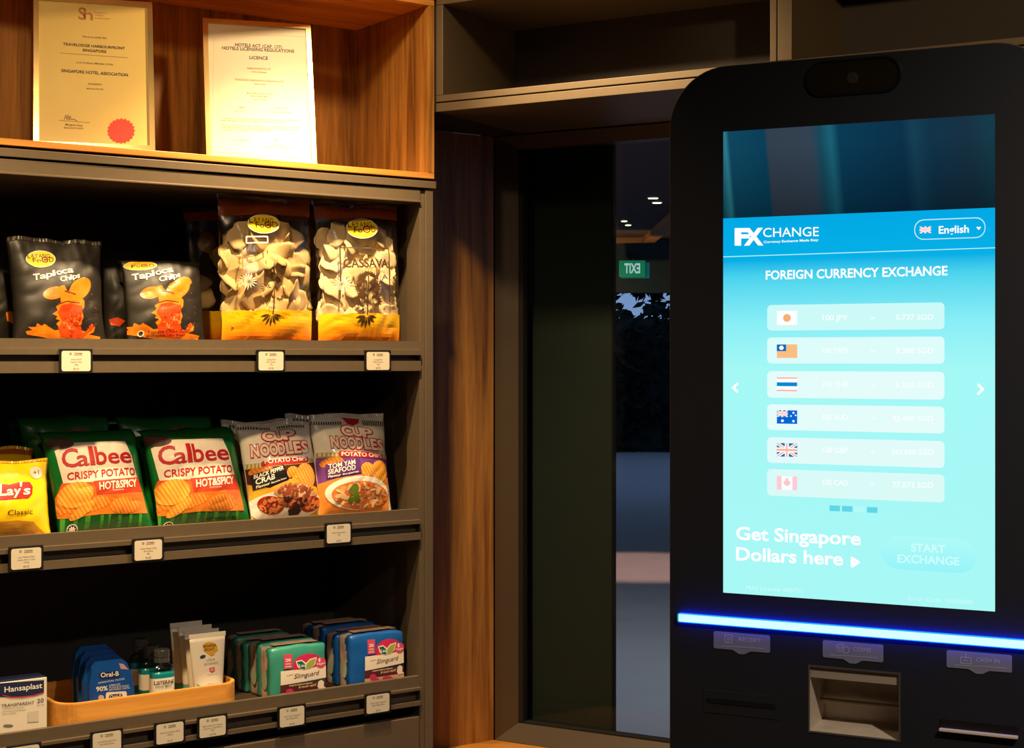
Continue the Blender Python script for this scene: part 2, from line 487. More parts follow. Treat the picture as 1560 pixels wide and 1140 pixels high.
# exit sign: its reflection built as a mirrored board, with a double-glazing ghost plate
YS = 15.2
t = thing('exit_sign_reflection', 'reflection of a green exit sign in the glass, built as a lit mirrored board', 'sign', ((965 - 780) / F * YS, YS, EYE + (HZ - 424) / F * YS))
def sx(px): return (px - 965) / F * YS
def sz(py): return (424 - py) / F * YS
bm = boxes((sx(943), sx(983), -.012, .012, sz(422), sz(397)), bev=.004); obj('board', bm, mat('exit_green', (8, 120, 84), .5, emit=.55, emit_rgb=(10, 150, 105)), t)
bm = boxes((sx(946), sx(990), .016, .03, sz(424), sz(400)), bev=.004); obj('ghost_image', bm, mat('exit_teal', (8, 90, 90), .5, emit=.45, emit_rgb=(0, 120, 120)), t)  # double-glazing ghost of the sign, built as a glowing plate
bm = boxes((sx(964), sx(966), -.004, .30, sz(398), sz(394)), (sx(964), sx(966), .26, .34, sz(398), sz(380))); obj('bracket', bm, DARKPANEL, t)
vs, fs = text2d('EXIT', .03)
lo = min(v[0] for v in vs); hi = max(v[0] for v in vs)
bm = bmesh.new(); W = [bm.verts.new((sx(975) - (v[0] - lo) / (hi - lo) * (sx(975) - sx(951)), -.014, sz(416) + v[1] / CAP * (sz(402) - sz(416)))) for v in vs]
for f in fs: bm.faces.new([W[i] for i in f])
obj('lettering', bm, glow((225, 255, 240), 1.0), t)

# trees and hedge
LEAF = mat('dusk_leaf', (18, 28, 22), .9, noise_scale=3, noise_amt=.3, spec=.1)
LEAF2 = mat('dusk_hedge_leaf', (15, 25, 21), .9, noise_scale=3, noise_amt=.3, spec=.1)
BARK = mat('dusk_bark', (46, 38, 32), .9)
def leaves(blobs, n, size, seed, keep=None):
    rnd = random.Random(seed); bm = bmesh.new()
    for (cx, cy, cz, rx, ry, rz) in blobs:
        for _ in range(n):
            while True:
                p = Vector((rnd.uniform(-1, 1), rnd.uniform(-1, 1), rnd.uniform(-1, 1)))
                if p.length < 1: break
            c = Vector((cx + p.x * rx, cy + p.y * ry, cz + p.z * rz))
            if keep and not keep(c): continue
            a = Vector((rnd.gauss(0, 1), rnd.gauss(0, 1), rnd.gauss(0, 1))).normalized(); b_ = a.orthogonal().normalized(); s = size * rnd.uniform(.6, 1.3)
            v = [bm.verts.new(c + a * s), bm.verts.new(c + b_ * s * .45), bm.verts.new(c - a * s), bm.verts.new(c - b_ * s * .45)]
            bm.faces.new(v)
    return bm
t = thing('hedge', 'dark clipped hedge along the far side of the terrace', 'hedge', (2, 24, 0))
obj('foliage', leaves([(x * .8 - 7, 0, 1.0, .75, .5, 1.35) for x in range(19)], 650, .13, 3), LEAF2, t)
bm = boxes((-8, 8, -.12, .3, 0, 2.05)); obj('stems', bm, mat('hedge_inside', (20, 27, 22), .9), t)
def gap(c, X, Y):   # the opening in the crowns where the sky shows
    px = 780 + F * (c.x + X) / (c.y + Y); py = HZ - F * (c.z - EYE) / (c.y + Y)
    return ((px - 962) / 24) ** 2 + ((py - 462 - (px - 962) * .35) / 15) ** 2 > 1 and ((px - 1016) / 9) ** 2 + ((py - 452) / 8) ** 2 > 1
for i, (x, y, lab) in enumerate(((-4.2, 27, 'dusky tree left of the sky gap beyond the hedge'), (1.2, 28.5, 'dark tree whose crown opens on the pale sky beyond the hedge'), (6.4, 27.5, 'dusky tree right of the sky gap beyond the hedge'), (11.6, 29, 'dusky tree at the far right end of the hedge'))):
    t = thing('tree', lab, 'tree', (x, y, 0), group='trees beyond the hedge')
    bl = [(0, 0, 3.0, 2.3, 1.2, 1.3), (-.9, .3, 4.0, 1.9, 1.1, 1.2), (1.1, -.2, 3.8, 1.8, 1.1, 1.2), (0, 0, 5.2, 1.7, 1.1, 1.1)]
    obj('foliage', leaves(bl, 2600, .13, 20 + i, lambda c: gap(c, x, y)), LEAF, t)
    bm = bmesh.new(); loft(bm, [[(px_ + k, py_, z) for px_, py_ in superellipse(r, r, 2, 8)] for z, r, k in ((0, .22, 0), (1.2, .15, .05), (2.4, .13, -.05), (4.2, .06, .1))]); obj('trunk', bm, BARK, t, True)

# ================================================================== SHELVING (lower unit)
LEFT = -1.42; DEP = .43
Z = lambda h: EYE + h
shelf = thing('display_shelf', 'taupe open display shelf stocked with snacks and toiletries', 'shelf', (SH.ox, SH.oy, 0), (0, 0, SH.ang))
bm = boxes((-.0205, 0, 0, DEP, 0, Z(.375)), bev=.0012); box(bm, -.033, -.0206, .004, .06, 0.001, Z(.3745), bev=.001); obj('side_panel', bm, TAUPE, shelf)
bm = boxes((LEFT, LEFT + .0205, 0, DEP, 0, Z(.375)), bev=.0012); obj('side_panel', bm, TAUPE, shelf)
bm = boxes((LEFT + .021, -.0335, .0005, DEP, Z(.3450), Z(.374)), bev=.0012); box(bm, LEFT + .021, -.0335, -.003, .006, Z(.3450), Z(.3492), bev=.0008); obj('top_board', bm, TAUPE, shelf)
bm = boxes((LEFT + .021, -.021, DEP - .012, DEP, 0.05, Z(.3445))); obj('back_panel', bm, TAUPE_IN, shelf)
TIERS = [dict(lip=.0365, line=.0175, band=.0058, gap=-.0073, rail=-.0292),
         dict(lip=-.3369, line=-.3601, band=-.3692, gap=-.3884, rail=-.4045),
         dict(lip=-.709, line=-.733, band=-.739, gap=-.7637, rail=-.773)]
for i, T in enumerate(TIERS):
    T['floor'] = Z(T['lip'] - (.021, .021, .022)[i])
    prof = [(DEP - .013, T['floor']), (.016, T['floor']), (.016, Z(T['lip'])), (.003, Z(T['lip'])), (.003, Z(T['line'])), (-.005, Z(T['line']) - .0004),
            (-.005, Z(T['band'])), (.020, Z(T['band'])), (.020, Z(T['gap'])), (-.003, Z(T['gap'])), (-.003, Z(T['rail'])), (DEP - .013, Z(T['rail']))]
    bm = bmesh.new(); prism(bm, prof, 'x', LEFT + .021, -.034); obj('shelf', bm, TAUPE, shelf)
for a_, b_ in ((-.034 - .66, -.037), (LEFT + .024, -.034 - .664)):
    bm = boxes((a_, b_, -.001, .018, .08, Z(-.798)), bev=.0015); obj('drawer_front', bm, TAUPE, shelf)
bm = boxes((LEFT + .021, -.034, .05, .07, .02, Z(-.775))); obj('drawer_carcass', bm, BLACK, shelf)

# ================================================================== upper wood-lined cabinet
up = thing('wall_cabinet', 'open wall cabinet lined with warm wood holding two framed certificates', 'cabinet', (SH.ox, SH.oy, 0), (0, 0, SH.ang))
bm = boxes((LEFT, .0055, -.004, .34, Z(.3778), Z(.394)), bev=.001); obj('base_rail', bm, TAUPE, up)
bm = boxes((LEFT, .003, .012, .34, Z(.3945), Z(.3995))); obj('shadow_gap', bm, BLACK, up)
bm = boxes((LEFT, .003, 0, .325, Z(.400), Z(.4125)), bev=.0008); obj('bottom_board', bm, WOODH, up)
bm = boxes((-.012, .003, 0, .325, Z(.413), Z(.7865)), bev=.0008); obj('side_board', bm, WOOD, up)
bm = boxes((LEFT, LEFT + .015, 0, .325, Z(.413), Z(.7865))); obj('side_board', bm, WOOD, up)
bm = boxes((LEFT, .003, 0, .325, Z(.787), Z(.800)), bev=.0008); obj('top_board', bm, WOODH, up)
bm = boxes((LEFT, .003, .3255, .34, Z(.40), Z(.80))); obj('back_board', bm, WOOD, up)
bm = boxes((LEFT, .0055, -.003, .34, Z(.8005), Z(1.035)), bev=.001); obj('fascia', bm, mat('fascia_laminate', (84, 72, 62), .6), up)

# ================================================================== overhead cabinets along the window wall
sdv0 = WA.at(1173, 40, 0)[0]; sdv1 = WA.at(1182.5, 40, 0)[0]; sdv2 = WA.at(1184.5, 40, 0)[0]; sdv3 = WA.at(1206, 40, 0)[0]
IN_D = .335
DARKIN = mat('overhead_inside', (46, 38, 32), .7)
def overhead(name, label, s0, s1, st0, st1):
    t = thing(name, label, 'cabinet', (WA.ox, WA.oy, 0), (0, 0, WA.ang), 'open overhead cabinets')
    obj('side_panel', boxes((s0, s0 + st0, 0, IN_D, SOFFIT + .0375, Z(.79)), bev=.001), TAUPE, t)
    obj('side_panel', boxes((s1 - st1, s1, 0, IN_D, SOFFIT + .0375, Z(.79)), bev=.001), TAUPE, t)
    obj('bottom_board', boxes((s0, s1, 0, dw - .005, SOFFIT + .0225, SOFFIT + .037), bev=.001), TAUPE, t)
    obj('top_board', boxes((s0, s1, 0, IN_D, Z(.7905), Z(.83)), bev=.001), TAUPE, t)
    obj('back_panel', boxes((s0 + st0, s1 - st1, IN_D - .012, IN_D, SOFFIT + .0375, Z(.79))), DARKIN, t)
    obj('light_rail', boxes((s0, s1, 0, dw - .005, SOFFIT + .0005, SOFFIT + .0195), bev=.001), TAUPE, t)
    obj('shadow_gap', boxes((s0 + .008, s1, .006, dw - .02, SOFFIT + .0197, SOFFIT + .0223)), BLACK, t)
    obj('fascia', boxes((s0, s1, .0, IN_D, Z(.8305), Z(1.035))), DARKPANEL, t)
overhead('overhead_cabinet', 'open dark overhead cabinet spanning from the shelf corner to the double divider', .0005, sdv1, .018, sdv1 - sdv0)
overhead('overhead_cabinet', 'open dark overhead cabinet above the kiosk, right of the double divider', sdv2, sdv2 + 1.2, sdv3 - sdv2, .018)

# ================================================================== CERTIFICATES
def certificate(pxc, depth, label, group, paper_mat):
    s, d, _ = SH.at(pxc, 0, depth)
    W_, H_, bd = .2345, .3285, .0105
    r = thing('certificate_frame', label, 'certificate', SH.world(s, d, Z(.4128) + .0025), (math.radians(-15), 0, math.radians(17)), group)
    x = W_ / 2
    bm = bmesh.new(); prism(bm, [(-x, 0), (x, 0), (x, H_), (-x, H_)], 'y', -.008, .008, [[(-x + bd, bd), (x - bd, bd), (x - bd, H_ - bd), (-x + bd, H_ - bd)]])
    bmesh.ops.bevel(bm, geom=[e for e in bm.edges if len(e.link_faces) == 2 and e.calc_face_angle(0) > 1], offset=.0015, segments=2, affect='EDGES')
    obj('frame', bm, GOLD, r)
    pp = obj('paper', boxes((-x + bd - .001, x - bd + .001, -.003, .004, bd - .001, H_ - bd + .001)), paper_mat, r)
    obj('backing', boxes((-x + bd - .001, x - bd + .001, .0045, .0075, bd - .001, H_ - bd + .001)), BLACK, r)
    return r, pp
r, pp = certificate(144.5, .078, 'gold certificate with a red star seal in a gold frame', 'framed certificates', mat('gold_paper', (204, 176, 98), .5, noise_amt=.04))
A = Art(r, -.003, CA)
brown = ink((60, 42, 24)); tan = ink((150, 112, 56))
A.texts('heading', [('TRAVELODGE HARBOURFRONT', 422, 302, 835, 332, 17), ('SINGAPORE', 553, 343, 710, 354, 17)], brown, 1, .03, parent=pp)
A.texts('association_lettering', [('SINGAPORE HOTEL ASSOCIATION', 410, 481, 855, 511, 19)], brown, 1, .03, parent=pp)
for it in (('This is to certify that', 550, 250, 712, 260, 12), ('is an Ordinary Member of the', 512, 422, 755, 437, 12), ('SHA40321', 590, 566, 682, 570, 11), ('Membership No', 580, 596, 692, 601, 10), ('Margaret Heng', 437, 838, 550, 845, 13), ('Executive Director', 430, 858, 558, 863, 11)): A.texts('text_line', [it], ink((104, 78, 40)), 1, .012, parent=pp)
A.polys('ruled_line', A.line([(400, 354), (855, 386)], 2), tan, 1, pp)
A.polys('ruled_line', A.line([(395, 804), (600, 820)], 2), tan, 1, pp)
A.polys('signature', A.line([(430, 800), (440, 768), (448, 800), (455, 768), (462, 802), (470, 775), (475, 800), (490, 795), (515, 808)], 3), ink((70, 60, 50)), 1, pp)
seal = []
for i in range(40):
    rr = 95 if i % 2 == 0 else 84; t_ = i * 2 * PI / 40
    seal.append((810 + rr * .99 * math.cos(t_), 875 + rr * .9 * math.sin(t_)))
A.poly('wax_seal', seal, ink((206, 44, 26)), 2, pp)
A.texts('emblem', [('S', 525, 128, 572, 131, 78), ('h', 560, 130, 620, 134, 70)], ink((170, 96, 50)), 1, .01, parent=pp)
A.texts('emblem_caption', [('Singapore', 630, 86, 710, 92, 10), ('Hotel', 640, 106, 690, 109, 10), ('Association', 630, 124, 736, 130, 10)], ink((186, 130, 70)), 1, parent=pp)

r, pp = certificate(399, .078, 'cream hotel licence in a gold frame beside the gold certificate', 'framed certificates', mat('cream_paper', (208, 198, 174), .5, noise_amt=.03))
A = Art(r, -.003, CB)
A.texts('heading', [('HOTELS ACT (CAP. 127)', 362, 259, 622, 273, 17), ('HOTELS LICENSING REGULATIONS', 290, 277, 692, 296, 17), ('LICENCE', 442, 331, 545, 335, 17)], ink((44, 30, 22)), 1, .03, parent=pp)
fine = ink((150, 122, 86))
for it in (('HARBOURFRONT PTE. LTD.', 428, 388, 562, 393, 10), ('Name of Licensee', 456, 406, 538, 411, 9), ('TRAVELODGE HARBOURFRONT SINGAPORE HOTEL', 360, 450, 636, 464, 10), ('Name of Hotel', 468, 474, 532, 478, 9),
    ('80 TELOK BLANGAH ROAD', 428, 526, 573, 531, 9), ('SINGAPORE 098832', 450, 542, 548, 547, 9), ('Address of Hotel', 462, 560, 540, 564, 8), ('1 APRIL', 375, 606, 412, 608, 9), ('31 MARCH 2025', 575, 610, 660, 613, 9),
    ('Date of Issue', 360, 625, 425, 628, 8), ('Date of Expiry of Licence', 552, 630, 680, 635, 8), ('This licence is granted subject to the provisions of the Hotels Act and the regulations', 283, 665, 720, 682, 9), ('made thereunder and to the conditions endorsed on this licence.', 283, 678, 650, 692, 9),
    ('The licensee shall keep this licence displayed in a conspicuous place in the premises', 283, 704, 725, 719, 9), ('of the hotel at all times and shall produce it for inspection upon demand by any officer', 283, 717, 722, 732, 9), ('authorised by the Board in that behalf.', 283, 731, 560, 738, 9),
    ('A 000127', 348, 790, 445, 793, 9), ('Chairman', 575, 816, 635, 818, 8), ('Hotels Licensing Board', 520, 828, 685, 834, 8)):
    A.texts('text_line', [it], fine, 1, .004, parent=pp)
A.polys('signature', A.line([(578, 790), (588, 772), (592, 790), (600, 772), (604, 792)], 3), ink((170, 146, 110)), 1, pp)
A.polys('border_line', A.line([(243, 185), (752, 205), (768, 890), (232, 850), (243, 185)], 2), ink((226, 206, 168)), 1, pp)

# ================================================================== BAGS
def bag_surface(W_, H_, T_, seed, pinch=.09, shear=0.0, wr=.0035, fold=0.0, fold_at=.8, low=.9):
    sealv = .035
    def env(v):
        vv = min(max((v - sealv) / (1 - 2 * sealv), 0), 1)
        return math.sin(PI * vv ** low) ** .6 if 0 < vv < 1 else 0.0
    def half(v): return W_ / 2 * (1 - pinch * env(v)) * (1 + .022 * noise.noise(Vector((v * 7, seed, 2.0))) - .03 * max(0, v - .9))
    def y_at(u, v, side):
        e = env(v); b = max(0.0, 1 - abs(u) ** 2.3) ** .72
        x = u * W_ / 2; z = v * H_
        rim = 1 - abs(u) ** 6
        n = noise.noise(Vector((x * 16, z * 13, seed + side * 3.3))) * wr * 1.3
        n += abs(noise.noise(Vector((x * 48 + z * 8, z * 10, seed + 9 + side)))) * wr * 1.5 * (1.05 - e)
        n += (abs(noise.noise(Vector((x * 26 - z * 22, z * 24 + x * 10, seed + 4)))) - .2) * wr * .9
        return side * (T_ / 2 * e * b) + side * n * rim
    def bend(x, y, z):
        v = z / H_
        if fold and v > fold_at:
            k = (v - fold_at) / (1 - fold_at)
            y += fold * k ** 1.5; z -= abs(fold) * .5 * k ** 2
        if v > .85:
            k = (v - .85) / .15
            z += .007 * k * noise.noise(Vector((x * 17, seed, 6.0))); y += .006 * k * noise.noise(Vector((x * 22, seed, 9.0)))
        return Vector((x + shear * z, y, z))
    def front(x, z, off=0.0):
        v = min(max(z / H_, 0), 1); hw = half(v)
        u = (x - shear * z) / hw; u = min(max(u, -.985), .985)
        y = y_at(u, v, -1)
        d = .002
        yx = (y_at(min(u + d / hw, .99), v, -1) - y_at(max(u - d / hw, -.99), v, -1)) / (2 * d)
        yz = (y_at(u, min(v + d / H_, 1), -1) - y_at(u, max(v - d / H_, 0), -1)) / (2 * d)
        n = Vector((yx, -1, yz)).normalized()
        return bend(u * hw + n.x * off, y + n.y * off, v * H_ + n.z * off)
    def build(nx=34, nz=44):
        bm = bmesh.new(); G = {}
        for side in (-1, 1):
            for j in range(nz + 1):
                for i in range(nx + 1):
                    u = -1 + 2 * i / nx; v = j / nz
                    if side == 1 and (i in (0, nx)): G[side, i, j] = G[-1, i, j]; continue
                    hw = half(v); y = y_at(u, v, side)
                    if j in (0, nz): y = side * .0006
                    G[side, i, j] = bm.verts.new(bend(u * hw, y, v * H_))
        for side in (-1, 1):
            for j in range(nz):
                for i in range(nx):
                    f = [G[side, i, j], G[side, i + 1, j], G[side, i + 1, j + 1], G[side, i, j + 1]]
                    bm.faces.new(f if side == -1 else f[::-1])
        for j in (0, nz):
            for i in range(nx):
                f = []
                for v_ in (G[-1, i, j], G[-1, i + 1, j], G[1, i + 1, j], G[1, i, j]):
                    if v_ not in f: f.append(v_)
                bm.faces.new(f if j else f[::-1])
        return bm
    return front, build

def make_bag(crop, xl, xr, yt, tier, depth, T_, label, body, group=None, lean=8, name='chip_bag', cat='chip bag', cell=.007, xshift=0, seal_mat=None, **kw):
    """measured at its mid height on the photograph, standing on its shelf at its own depth"""
    T = TIERS[tier]
    pl = crop[0] + xl / crop[2]; pr = crop[0] + xr / crop[2]; pt_ = crop[1] + yt / crop[2]
    s0 = SH.at(pl, 0, depth)[0]; s1 = SH.at(pr, 0, depth)[0]
    top = SH.at((pl + pr) / 2, pt_, depth + .02)[2]
    H_ = (top - T['floor'] - .001) / math.cos(math.radians(lean)); W_ = s1 - s0
    r = thing(name, label, cat, SH.world((s0 + s1) / 2 + xshift, depth, T['floor'] + .0012), (math.radians(-lean), 0, SH.ang), group)
    front, build = bag_surface(W_, H_, T_, hash_(label), **kw)
    if body: obj('pouch', build(), body, r, True)
    A = Art(r, -T_ / 2 * .85, crop, front, cell)
    if seal_mat:
        bm = bmesh.new()
        xs = W_ / 2 * .985; n = 60
        V = []
        for j, zz in enumerate((H_ * .962, H_ * .998)):
            V.append([bm.verts.new(front(-xs + 2 * xs * i / n + kw.get('shear', 0) * zz, zz, .0012 + (.0008 if i % 2 else 0))) for i in range(n + 1)])
        for i in range(n): bm.faces.new([V[0][i], V[0][i + 1], V[1][i + 1], V[1][i]])
        obj('crimped_seal', bm, seal_mat, r)
    return r, A, front, (W_, H_)
def hash_(s): return sum(ord(c) * (i + 1) for i, c in enumerate(s)) % 997 * .37

YEL = ink((250, 205, 20)); LETTER = ink((40, 22, 10)); WHITE = ink((245, 240, 228))
def layang(A, cx, cy, rx, ry, cut=None, layer=2):
    top = cut if cut is not None else -1e9
    e = [(x, max(y, top)) for x, y in A.ell(cx, cy, rx * 1.05, ry * 1.08)]
    st = A.poly('sticker_rim', e, WHITE, layer)
    e = [(x, max(y, top)) for x, y in A.ell(cx, cy, rx, ry)]
    o = A.poly('sticker', e, YEL, layer + 1)
    it = [('F', cx - rx * .55, cy + ry * .42, cx - rx * .32, cy + ry * .42, ry * .6), ('o', cx - rx * .26, cy + ry * .42, cx + rx * .02, cy + ry * .44, ry * .55), ('O', cx + rx * .06, cy + ry * .46, cx + rx * .52, cy + ry * .5, ry * .72), ('D', cx + rx * .58, cy + ry * .42, cx + rx * .9, cy + ry * .42, ry * .62)]
    if cut is None:
        for k, ch in enumerate('LAYANG'):
            x0 = cx - rx * .92 + k * rx * .27
            it.append((ch, x0, cy - ry * (.22 if k else .1) + k, x0 + rx * .22, cy - ry * (.22 if k else .1) + k, ry * (.5 if k else .75)))
    A.texts('sticker_lettering', it, LETTER, layer + 2, .012, parent=o)
    A.poly('sticker_dot', A.ell(cx + rx * .3, cy + ry * .12, rx * .13, ry * .14), ink((214, 60, 20)), layer + 2, parent=o)

FOIL = mat('black_foil', (30, 25, 19), .5, noise_amt=.25, noise_scale=14, bump=.25)
FOIL_SEAL = mat('black_foil_seal', (54, 47, 36), .36, noise_amt=.2, coat=.3)
def speckle(A, name, cx, cy, rx, ry, n, sizes, cols, layer, seed):
    """a printed food picture: many small irregular dabs, one print per colour"""
    rnd = random.Random(seed)
    for ci, c in enumerate(cols):
        L_s = []
        for _ in range(n):
            t = rnd.random() * 2 * PI; q_ = math.sqrt(rnd.random()); x = cx + rx * q_ * math.cos(t); y = cy + ry * q_ * math.sin(t)
            w = rnd.uniform(*sizes); L_s.append(A.ell(x, y, w, w * rnd.uniform(.35, .8), rnd.random() * 3, 8))
        A.polys(name, L_s, ink(c), layer + ci)
def ridged(name, c1, c2, scale=260):
    m = bpy.data.materials.new(name); m.use_nodes = True
    nt = m.node_tree; b = nt.nodes['Principled BSDF']; L = nt.links
    tc = nt.nodes.new('ShaderNodeTexCoord'); mp = nt.nodes.new('ShaderNodeMapping'); mp.inputs['Rotation'].default_value = (0, .5, 0)
    w = nt.nodes.new('ShaderNodeTexWave'); w.inputs['Scale'].default_value = scale / 6; w.inputs['Distortion'].default_value = 1.0; w.inputs['Detail Scale'].default_value = 4
    n = nt.nodes.new('ShaderNodeTexNoise'); n.inputs['Scale'].default_value = 35
    ad = nt.nodes.new('ShaderNodeMath'); ad.operation = 'MULTIPLY'; 
    L.new(tc.outputs['Object'], mp.inputs[0]); L.new(mp.outputs[0], w.inputs['Vector']); L.new(tc.outputs['Object'], n.inputs['Vector'])
    L.new(w.outputs['Fac'], ad.inputs[0]); L.new(n.outputs['Fac'], ad.inputs[1])
    r = nt.nodes.new('ShaderNodeValToRGB'); r.color_ramp.elements[0].color = (*lin(c1), 1); r.color_ramp.elements[1].color = (*lin(c2), 1); r.color_ramp.elements[1].position = .6
    L.new(ad.outputs[0], r.inputs[0]); L.new(r.outputs[0], b.inputs['Base Color']); b.inputs['Roughness'].default_value = .38; b.inputs['Coat Weight'].default_value = .3
    return m
CHIP = ridged('printed_ridged_chip', (214, 112, 28), (246, 164, 66))
CHIPY = ridged('printed_golden_chip', (226, 140, 34), (250, 190, 84))
TAPC = mat('printed_tapioca_chip', (228, 122, 16), .35, noise_amt=.25, noise_scale=40, coat=.3)
TAPR = mat('printed_chilli_red', (214, 66, 14), .35, noise_amt=.5, noise_scale=35, coat=.3)
def tapioca_art(A, low=False):
    A.poly('chip_print', A.ell(432, 572, 78, 50, -.75), TAPC, 1)
    A.poly('chip_print', A.ell(287, 597, 55, 34, -.2), TAPC, 1)
    A.poly('chip_print', [(320, 560), (342, 555), (360, 590), (440, 612), (458, 640), (455, 672), (440, 690), (452, 725), (438, 760), (448, 795), (475, 800), (500, 758), (514, 765), (500, 785), (524, 772), (520, 800), (490, 815), (562, 824), (556, 845), (330, 848), (160, 812), (152, 795), (185, 790), (160, 772), (200, 775), (205, 755), (230, 770), (245, 760), (300, 795), (335, 790), (305, 760), (325, 742), (300, 735), (310, 722), (282, 708), (310, 690), (300, 668), (325, 650), (318, 610)], TAPC, 0)
    A.poly('chilli_print', [(330, 662), (380, 650), (445, 668), (438, 720), (440, 770), (455, 806), (490, 790), (486, 770), (508, 760), (514, 776), (480, 812), (450, 835), (400, 838), (335, 825), (318, 780), (340, 745), (310, 700)], TAPR, 2)
    speckle(A, 'chilli_print', 395, 745, 48, 78, 22, (3, 11), ((238, 112, 26), (168, 38, 8)), 3, 12)
    speckle(A, 'spice_print', 480, 690, 70, 110, 26, (1.2, 3), ((206, 84, 20),), 1, 13)
    A.polys('shade_print', A.line([(345, 585), (405, 602)], 7) + A.line([(310, 655), (360, 640), (430, 648)], 4), ink((120, 40, 8)), 3)
    it = []
    for k, ch in enumerate('Tapioca'):
        x = (187, 222, 254, 287, 306, 336, 368)[k]; w = (32, 30, 30, 12, 28, 26, 30)[k]; y = 523 - k * 6.3
        it.append((ch, x, y, x + w, y - 4, 33))
    for k, ch in enumerate('Chips'):
        x = (322, 352, 379, 394, 420)[k]; w = (26, 24, 10, 24, 15)[k]; y = 535 - k * 6
        it.append((ch, x, y, x + w, y - 3, 27))
    A.texts('lettering', it, WHITE, 3, .035)
r, A, fr, dm = make_bag(CC, 62, 585, 305, 0, .085, .065, 'black tapioca chip bag with a full yellow sticker, upper shelf far left', FOIL, 'tapioca chip bags', lean=9, pinch=.07, low=.8, wr=.006, seal_mat=FOIL_SEAL, name='tapioca_chip_bag')
tapioca_art(A); layang(A, 230, 404, 76, 44)
r, A, fr, dm = make_bag(CC, 680, 1122, 395, 0, .075, .06, 'smaller black tapioca chip bag with its sticker folded over the top', FOIL, 'tapioca chip bags', lean=9, pinch=.05, low=.8, wr=.005, fold=.02, fold_at=.93, seal_mat=FOIL_SEAL, name='tapioca_chip_bag')
A.tx = lambda x, y: (735 + (x - 187) * 1.0 - (12 if y > 540 else 0), y - 5)
tapioca_art(A); A.tx = None
layang(A, 778, 436, 82, 26, cut=414)
for it in (('Tapioca Chips (Spicy)', 806, 810, 1040, 803, 15), ('Keropok Ubi Kayu', 806, 828, 1010, 823, 12)): A.texts('small_print', [it], ink((60, 16, 6)), 3)
ring = A.ell(776, 808, 17, 17)
A.poly('halal_mark', ring, WHITE, 3); A.poly('halal_mark_centre', A.ell(776, 808, 11, 11), ink((60, 40, 24)), 4)
# bags standing in the dark behind
for xl, xr, yt, dp, lab in ((-150, 110, 372, .19, 'black tapioca chip bag half hidden behind the far left one'), (560, 760, 400, .17, 'black tapioca chip bag in shadow between the two front ones'), (330, 550, 345, .21, 'black tapioca chip bag in the dark behind the far left bag')):
    r, A, fr, dm = make_bag(CC, xl, xr, yt, 0, dp, .05, lab, FOIL, 'tapioca chip bags', lean=6, name='tapioca_chip_bag', wr=.006)
    if xl == -150:
        A.poly('chip_print', [(30, 700), (60, 690), (85, 720), (80, 760), (40, 745)], TAPC, 1)
    elif xl == 560:
        A.poly('chip_print', [(600, 735), (640, 725), (680, 745), (650, 775), (610, 765)], TAPR, 1)
    else:
        A.poly('chip_print', A.ell(470, 500, 60, 40, -.6), TAPC, 1)

# ---------- clear cassava and cracker bags
def cracker_mesh(seed):
    rnd = random.Random(seed); bm = bmesh.new()
    n, m_ = 24, 5; p1, p2, p3 = rnd.random() * 6, rnd.random() * 6, rnd.random() * 6
    R = [1 + .13 * math.sin(2 * k * 2 * PI / n + p1) + .07 * math.sin(5 * k * 2 * PI / n + p2) + .04 * math.sin(9 * k * 2 * PI / n + p3) for k in range(n)]
    a1, a2, ph = rnd.uniform(.12, .4), rnd.uniform(.1, .3), rnd.random() * 6
    def pt(rad, k, up):
        t = k * 2 * PI / n; rr = rad * R[k]
        zc = a1 * rr * rr * math.cos(2 * t + ph) + a2 * math.sin(3 * t + ph * 2) * rr * rr * .6 + .06 * noise.noise(Vector((rr * math.cos(t) * 3, rr * math.sin(t) * 3, seed)))
        return (rr * math.cos(t), rr * math.sin(t), zc + up * .09 * (1.08 - rad ** 3))
    rings = [[pt(i / m_, k, 1) for k in range(n)] for i in range(1, m_ + 1)] + [[pt(i / m_, k, -1) for k in range(n)] for i in range(m_, 0, -1)]
    loft(bm, rings)
    return mesh_of(bm, 'cracker', True)
CRK_W = [cracker_mesh(k) for k in range(5)]; CRK_F = [cracker_mesh(20 + k) for k in range(5)]
CREAM = mat('pale_cassava_cracker', (236, 214, 170), .55, noise_amt=.12, noise_scale=50, bump=.4)
FISHC = mat('golden_fish_cracker', (206, 176, 120), .5, noise_amt=.3, noise_scale=40, bump=.5)
for me in CRK_W: me.materials.append(CREAM)
for me in CRK_F: me.materials.append(FISHC)
ORANGE_TOP = mat('orange_bag_top', (206, 88, 18), .35, noise_amt=.2, noise_scale=20, coat=.3)
BASEPRINT = zramp('orange_to_yellow_print', [(0, (226, 84, 20)), (.35, (240, 136, 14)), (.75, (250, 190, 24))], .3, coat=.4)
PLANT = ink((70, 46, 14))
def palm(cx, cy, r_, n, a0, a1, w):
    out = []
    for k in range(n):
        t = a0 + (a1 - a0) * k / max(1, n - 1); dx, dy = math.cos(t), math.sin(t)
        rr = r_ * (1 - .25 * abs(k - (n - 1) / 2) / n)
        out.append([(cx + dx * rr * .12, cy + dy * rr * .12), (cx + dx * rr * .6 - dy * w, cy + dy * rr * .6 + dx * w), (cx + dx * rr, cy + dy * rr), (cx + dx * rr * .6 + dy * w, cy + dy * rr * .6 - dx * w)])
    return out
